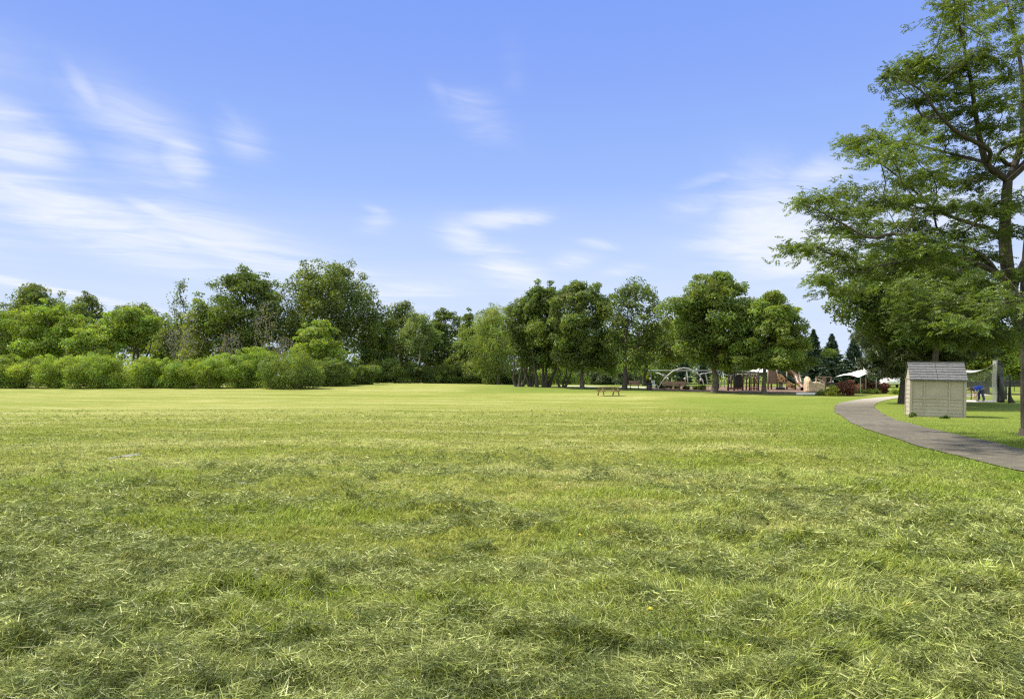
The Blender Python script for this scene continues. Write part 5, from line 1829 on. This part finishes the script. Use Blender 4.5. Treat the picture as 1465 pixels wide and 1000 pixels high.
for px, top, dd in ((1099, 529.5, 0), (1103.5, 530.5, 1.5), (1112, 529, 0), (1125.8, 531.5, 0), (1138, 540.5, 0), (1125.8, 531.5, 2), (1112, 529, 2)):
    p = tl(px, 540, dd)
    MB().tube([(p.x, p.y, -0.15), (p.x, p.y, tl(px, top, dd).z)], 0.08, 10).build('post', M_WALLB, tower)
MB().box(tl(1105.5, 540, .05), (0.80, 0.09, 1.25)).build('wall_panel', M_WALLB, tower, 0.03)
MB().box(tl(1101.5, 537, .9), (0.28, 0.09, 1.0)).build('wall_panel', M_WALLB, tower, 0.03)
MB().box(tl(1112.5, 548.5, 1.0), (1.8, 1.8, 0.1)).build('deck', M_BROWNM, tower)
MB().box(tl(1116.5, 556.6, -0.3), (0.82, 0.5, 0.32)).build('step_block', M_BLACK, tower, 0.06)
MB().box(tl(1117, 550.5, .3), (0.42, 0.08, 0.8)).build('play_panel', M_GREENM, tower, 0.03)


def rock_panel(poly, dd, mat, nm, seed, holds):
    rg = random.Random(seed)
    mb = MB()
    P = [tl(a, b_, dd) for a, b_ in poly]
    mb.prism([(p.x, p.z) for p in P], P[0].y, P[0].y + 0.16)
    o = mb.build(nm, mat, tower, 0.03)
    for k in range(holds):
        f, h = rg.random(), rg.random()
        a = P[0].lerp(P[1], f)
        b_ = P[-1].lerp(P[2], f)
        c_ = a.lerp(b_, 0.12 + 0.76 * h)
        MB().tube([c_ + Vector((0, -0.01, 0)), c_ + Vector((0, -0.05, 0.01)), c_ + Vector((0, -0.08, 0.0))], [0.055, 0.05, 0.02], 6).build('handhold', M_BROWNM, o)


rock_panel([(1113, 545), (1122.5, 547.5), (1124, 541), (1118, 535), (1113, 535)], -0.2, M_ROCKO, 'rock_panel', 1, 8)
rock_panel([(1126.5, 554), (1137, 556.5), (1137, 551.5), (1130, 545.5), (1126.5, 545)], -0.2, M_ROCKO, 'rock_panel', 2, 6)
p0, p1, p2 = tl(1112, 530.3, -.2), tl(1139, 548.5, -.2), tl(1126, 529.6, 1)
MB().add([p0, p1, tl(1139, 548.5, 2.2), tl(1112, 530.3, 2.2), p0 + Vector((0, 0, .06)), p1 + Vector((0, 0, .06)), tl(1139, 547.6, 2.2), tl(1112, 529.4, 2.2),],
         [(3, 2, 1, 0), (4, 5, 6, 7), (0, 1, 5, 4), (1, 2, 6, 5), (2, 3, 7, 6), (3, 0, 4, 7)]).build('roof', M_GREENR, tower)
gp_ = [tl(a, b_, .6) for a, b_ in ((1113, 531), (1124, 531), (1137, 543), (1137, 549.5), (1130, 546))]
MB().prism([(p.x, p.z) for p in gp_], gp_[0].y, gp_[0].y + 0.08).build('side_panel', M_GREENR, tower)
sp_pts = [tl(1125.5, 530.5, .3), tl(1129.5, 532.0, .1), tl(1134, 534.3, 0), tl(1138, 537.6, -.2), tl(1140.4, 541.5, -.5), tl(1141.2, 545.0, -.8), tl(1143.2, 548.6, -1.1), tl(1146.5, 552.2, -1.4), tl(1148.6, 555.0, -1.7), tl(1148.2, 557.2, -2.0)]
mb = MB()
fine_pts, rad_ = [], []
for i in range(len(sp_pts) - 1):
    a0, a1, a2, a3 = sp_pts[max(i - 1, 0)], sp_pts[i], sp_pts[i + 1], sp_pts[min(i + 2, len(sp_pts) - 1)]
    for s in (0, .25, .5, .75):
        fine_pts.append(0.5 * ((2 * a1) + (-a0 + a2) * s + (2 * a0 - 5 * a1 + 4 * a2 - a3) * s * s + (-a0 + 3 * a1 - 3 * a2 + a3) * s ** 3))
        rad_.append(0.235 if (s == 0 and i % 2 == 0) else 0.215)
mb.tube(fine_pts, rad_, 14, False)
mb.build('tube_slide', M_BROWNP, tower)

od = 63.0
oz = float(gz(0, od))
ob = Vector((PX(1166, od), od, oz))
boat = thing('rock_climber', 'tan moulded rock climber with a tall curling horn at one end', 'climber', ob)


def ol(px, py, dd=0.0):
    d = od + dd
    return Vector((PX(px, d), d, PZ(py, d))) - ob


prof = [(1152.0, 559.6), (1151.6, 552), (1151.8, 545), (1152.8, 541), (1154.4, 538.4), (1155.4, 540.5), (1156.2, 543.6), (1159, 545.2), (1163, 546.6), (1168, 546.2), (1173, 547.2), (1178.2, 550.5), (1178.4, 559.8)]
mb = MB()
rg = np.random.default_rng(3)
lay = 7
PR = [ol(a, b_) for a, b_ in prof]
cz = Vector((sum(p.x for p in PR) / len(PR), 0, 0.5))
vv, ff = [], []
for i in range(lay):
    f = i / (lay - 1) * 2 - 1
    sc = 0.80 + 0.20 * math.sqrt(max(0, 1 - f * f))
    for p in PR:
        q_ = Vector((cz.x + (p.x - cz.x) * sc, f * 0.55, cz.z + (p.z - cz.z) * (sc if p.z > 0.5 else 1.0)))
        vv.append(q_ + Vector(rg.normal(size=3) * 0.018))
npf = len(PR)
for i in range(lay - 1):
    for j in range(npf):
        ff.append((i * npf + j, i * npf + (j + 1) % npf, (i + 1) * npf + (j + 1) % npf, (i + 1) * npf + j))
ff.append(tuple(range(npf)))
ff.append(tuple(reversed(range((lay - 1) * npf, lay * npf))))
mb.add(vv, ff, False)
mb.build('rock_body', M_ROCKT, boat)
for px, py in ((1157, 549), (1159, 554), (1164, 551), (1169, 555), (1172, 551), (1167.5, 559), (1161, 557.5), (1155, 552.5)):
    c_ = ol(px, py) + Vector((0, -0.5, 0))
    MB().tube([c_ + Vector((0, 0.1, 0)), c_ + Vector((0, -0.06, 0)), c_ + Vector((0, -0.09, 0))], [0.08, 0.07, 0.03], 6).build('handhold', M_ROCKO, boat)
fr_ = MB()
P = [ol(1167.6, 541.8, -.3), ol(1171, 542.4, -.3), ol(1179, 546.5, -.3), ol(1179.6, 551.4, -.3), ol(1176, 549.5, -.3), ol(1167.6, 547.0, -.3)]
for i in range(6):
    fr_.bar(P[i], P[(i + 1) % 6], 0.07, 0.10, (0, 1, 0))
fr_.bar(P[1].lerp(P[2], .5), P[4].lerp(P[5], .45), 0.06, 0.08, (0, 1, 0))
fr_.build('window_frame', M_ROCKT, boat)

wd_ = 70.0
wz = float(gz(0, wd_))
wb = Vector((PX(1180, wd_), wd_, wz))
house_ = thing('play_house', 'brown lattice play house walls with square openings behind the rock climber', 'play house', wb)


def wl_(px, py, dd=0.0):
    d = wd_ + dd
    return Vector((PX(px, d), d, PZ(py, d))) - wb


for x0, x1 in ((1167, 1178.6), (1179.6, 1190)):
    mb = MB()
    zt_, zb_ = wl_(0, 538.4).z, wl_(0, 548.2).z
    xa, xb = wl_(x0, 540).x, wl_(x1, 540).x
    for x in (xa + .07, xb - .07):
        mb.box((x, 0, (zt_ - .1) / 2), (0.14, 0.1, zt_ + 0.1))
    mb.box(((xa + xb) / 2, 0, zt_ - 0.06), (xb - xa - 0.28, 0.09, 0.14))
    mb.box(((xa + xb) / 2, 0, zb_ + 0.02), (xb - xa - 0.28, 0.09, 0.14))
    mb.build('window_wall', M_WALLB, house_)
mb = MB()
for k in range(7):
    mb.box((wl_(1181, 540).x + 0.24 * k, -0.4, wl_(0, 550.6).z), (0.20, 0.05, 0.45))
mb.bar((wl_(1178.5, 540).x, -0.36, wl_(0, 549).z), (wl_(1201, 540).x, -0.36, wl_(0, 549).z), 0.06, 0.08)
mb.build('low_barrier', M_BLACK, house_)
MB().box(wl_(1191.6, 545.6), (0.09, 0.07, 0.24)).build('post_cap', M_WHITE, house_, 0.02)

kb0, kb1 = Vector(G(1139.5, 564.6)), Vector(G(1169.5, 564.4))
kerb = bpy.data.objects.new('kerb', MB().bar(kb0 + Vector((0, 0, 0.07)), kb1 + Vector((0, 0, 0.07)), 0.16, 0.17).build('kerb', M_WHITE, None, 0.02).data)
bpy.data.objects.remove(bpy.data.objects['kerb'])
C.objects.link(kerb)
kerb.name = 'kerb'
tag(kerb, kind='structure')

# canopies
cp = 60.0
cz_ = float(gz(0, cp))
cb = Vector((PX(1232, cp), cp, cz_))
can = thing('shade_canopy', 'cream shade canopy with a peaked top on slim dark posts above the burgundy bushes', 'canopy', cb)


def nl(px, py, dd=0.0):
    d = cp + dd
    return Vector((PX(px, d), d, PZ(py, d))) - cb


pk = nl(1238.5, 526.0, 1.2)
cor = [nl(1195, 539.2, 0.3), nl(1228, 539.8, -1.2), nl(1253.5, 536.6, 0.2), nl(1258.5, 531.6, 2.2), nl(1225, 536.0, 3.6)]
rows = []
for i in range(7):
    f = i / 6
    row = []
    for k in range(len(cor)):
        a, b_ = cor[k], cor[(k + 1) % len(cor)]
        for s in range(6):
            h = s / 6
            e = a.lerp(b_, h)
            arc = math.sin(h * math.pi)
            e = e + Vector((0, 0, 0.16 * arc)) + (pk - e) * 0.05 * arc
            p = e.lerp(pk, f)
            p.z -= 0.10 * math.sin(f * math.pi) * 0.8
            if f > 0.97:
                p = pk + (p - pk) * 1.0 + Vector((0.05 * math.cos(k + h), 0.05 * math.sin(k + h), 0))
            row.append(p)
    row.append(row[0])
    rows.append(row)
canopy = sheet('canopy_fabric', rows, M_CANVAS, can, smooth=False)
sm = canopy.modifiers.new('thickness', 'SOLIDIFY')
sm.thickness = 0.02
MB().tube([pk + Vector((0, 0, -0.06)), pk + Vector((0, 0, 0.03)), pk + Vector((0, 0, 0.10))], [0.26, 0.22, 0.05], 10).build('vent_cap', M_CANVAS, can)
for (px, py, dd) in ((1231, 540, -0.5), (1253.6, 537, 0.3)):
    p = nl(px, py, dd)
    MB().tube([(p.x, p.y, -0.1), (p.x, p.y, p.z + 0.25)], 0.05, 8).build('post', M_GREENM, can)
MB().tube([(nl(1238.5, 540, 1.2).x, nl(1238.5, 540, 1.2).y, -0.1), pk], 0.05, 8).build('post', M_GREENM, can)
ld = 78.0
lb = Vector((PX(1085, ld), ld, float(gz(0, ld))))
sail = thing('shade_sail', 'white shade sail glimpsed behind the climbing frame under the maple leaves', 'canopy', lb)


def sl_(px, py, dd=0.0):
    d = ld + dd
    return Vector((PX(px, d), d, PZ(py, d))) - lb


P = [sl_(1068, 532.2, 0), sl_(1092, 532.4, -1), sl_(1103, 531.8, 3), sl_(1080, 530.8, 4)]
pk2 = sl_(1090.5, 524.8, 1.4)
MB().add(P + [pk2] + [p + Vector((0, 0, -0.04)) for p in P] + [pk2 + Vector((0, 0, -0.06))],
         [(0, 1, 4), (1, 2, 4), (2, 3, 4), (3, 0, 4), (6, 5, 9), (7, 6, 9), (8, 7, 9), (5, 8, 9), (0, 5, 6, 1), (1, 6, 7, 2), (2, 7, 8, 3), (3, 8, 5, 0)]).build('sail_fabric', M_CANVAS, sail)
for p in P:
    MB().tube([(p.x, p.y, -0.2), tuple(p + Vector((0, 0, 0.02)))], 0.05, 8).build('post', M_BROWNM, sail)

# white car behind the burgundy bushes
cd_ = 76.0
cb_ = Vector((PX(1276, cd_), cd_, float(gz(0, cd_))))
car = thing('parked_car', 'white parked car with a dark rear window, half hidden behind the burgundy bushes', 'car', cb_, R(-18))
mb = MB()
secs = [(-1.85, 0.55, 0.70, 0.80), (-1.75, 0.35, 0.95, 0.86), (-0.9, 0.25, 1.0, 0.9), (0.9, 0.25, 1.02, 0.9), (2.1, 0.3, 0.85, 0.86), (2.4, 0.45, 0.65, 0.74)]
vv, ff = [], []
for y_, z0, z1, hw in secs:
    vv += [(-hw, y_, z0), (-hw, y_, (z0 + z1) / 2), (-hw * 0.94, y_, z1), (hw * 0.94, y_, z1), (hw, y_, (z0 + z1) / 2), (hw, y_, z0)]
for i in range(len(secs) - 1):
    for j in range(6):
        k = (j + 1) % 6
        ff.append((i * 6 + j, i * 6 + k, (i + 1) * 6 + k, (i + 1) * 6 + j))
ff += [tuple(range(6)), tuple(reversed(range(30, 36)))]
mb.add(vv, ff)
body = mb.build('body', M_WHITE, car, 0.03)
mb = MB()
mb.add([(-.8, -1.7, .97), (.8, -1.7, .97), (.82, 1.1, 1.0), (-.82, 1.1, 1.0), (-.62, -1.25, 1.5), (.62, -1.25, 1.5), (.64, .3, 1.52), (-.64, .3, 1.52)], [(3, 2, 1, 0), (4, 5, 6, 7), (0, 1, 5, 4), (1, 2, 6, 5), (2, 3, 7, 6), (3, 0, 4, 7)])
mb.build('cabin', M_WHITE, car, 0.05)
MB().add([(-.66, -1.64, 1.06), (.66, -1.64, 1.06), (.55, -1.335, 1.44), (-.55, -1.335, 1.44)], [(0, 1, 2, 3)]).build('rear_window', M_GLASS, car)
for s in (-1, 1):
    MB().add([(s * .805, -1.3, 1.06), (s * .815, .75, 1.07), (s * .665, .25, 1.44), (s * .66, -1.1, 1.44)], [(0, 1, 2, 3) if s > 0 else (3, 2, 1, 0)]).build('side_window', M_GLASS, car)
    MB().box((s * 0.72, -1.80, 0.82), (0.2, 0.1, 0.16)).build('tail_light', M_RED, car, 0.02)
    for y_ in (-1.15, 1.55):
        w0 = MB().tube([(s * 0.72, y_, 0.32), (s * 0.91, y_, 0.32)], 0.32, 18).build('wheel', M_TYRE, car)
        MB().tube([(s * 0.90, y_, 0.32), (s * 0.925, y_, 0.32)], 0.19, 14).build('rim', M_WHITEM, w0)

# houses beyond the trees


def cottage(label, px, d, wide, deep, wall_h, ridge_h, roofm, wallm, rz, chim=None):
    p = Vector((PX(px, d), d, float(gz(PX(px, d), d))))
    o = thing('cottage', label, 'house', p, rz)
    MB().box((0, 0, wall_h / 2), (wide, deep, wall_h)).build('wall', wallm, o)
    hw = wide / 2 + 0.3
    hd = deep / 2 + 0.35
    for s in (-1, 1):
        MB().add([(-hw, s * hd, wall_h - .15), (hw, s * hd, wall_h - .15), (hw, 0, ridge_h), (-hw, 0, ridge_h), (-hw, s * hd, wall_h + .03), (hw, s * hd, wall_h + .03), (hw, 0, ridge_h + .2), (-hw, 0, ridge_h + .2)],
                 [(0, 1, 2, 3), (7, 6, 5, 4), (0, 4, 5, 1), (1, 5, 6, 2), (2, 6, 7, 3), (3, 7, 4, 0)]).build('roof', roofm, o)
    for s in (-1, 1):
        MB().add([(s * wide / 2, -deep / 2, wall_h), (s * wide / 2, deep / 2, wall_h), (s * wide / 2, 0, ridge_h - .05), (s * (wide / 2 - .1), -deep / 2, wall_h), (s * (wide / 2 - .1), deep / 2, wall_h), (s * (wide / 2 - .1), 0, ridge_h - .05)],
                 [(0, 1, 2), (5, 4, 3), (0, 3, 4, 1), (1, 4, 5, 2), (2, 5, 3, 0)]).build('gable', wallm, o)
    for x in (-wide * 0.28, wide * 0.28):
        fr = MB().box((x, -deep / 2 - 0.03, wall_h * 0.55), (1.3, 0.08, 1.2)).build('window', M_WHITE, o)
        MB().box((x, -deep / 2 - 0.06, wall_h * 0.55), (1.1, 0.06, 1.0)).build('pane', M_GLASS, fr)
    if chim:
        MB().box((chim, -deep / 2 - 0.45, (ridge_h + 0.5) / 2), (1.0, 0.8, ridge_h + 0.5)).build('chimney', M_BRICK, o)
    return o


cottage('pale cottage with a brick chimney breast peeping over the hedge', 8, 101, 5.6, 7, 2.6, 4.9, M_SHINGLE, M_SIDING, R(0), 2.1)
cottage('cream house with a tan roof behind the tube slide', 1153, 118, 4.2, 5, 2.4, 3.4, M_TANROOF, M_SIDING, R(8))
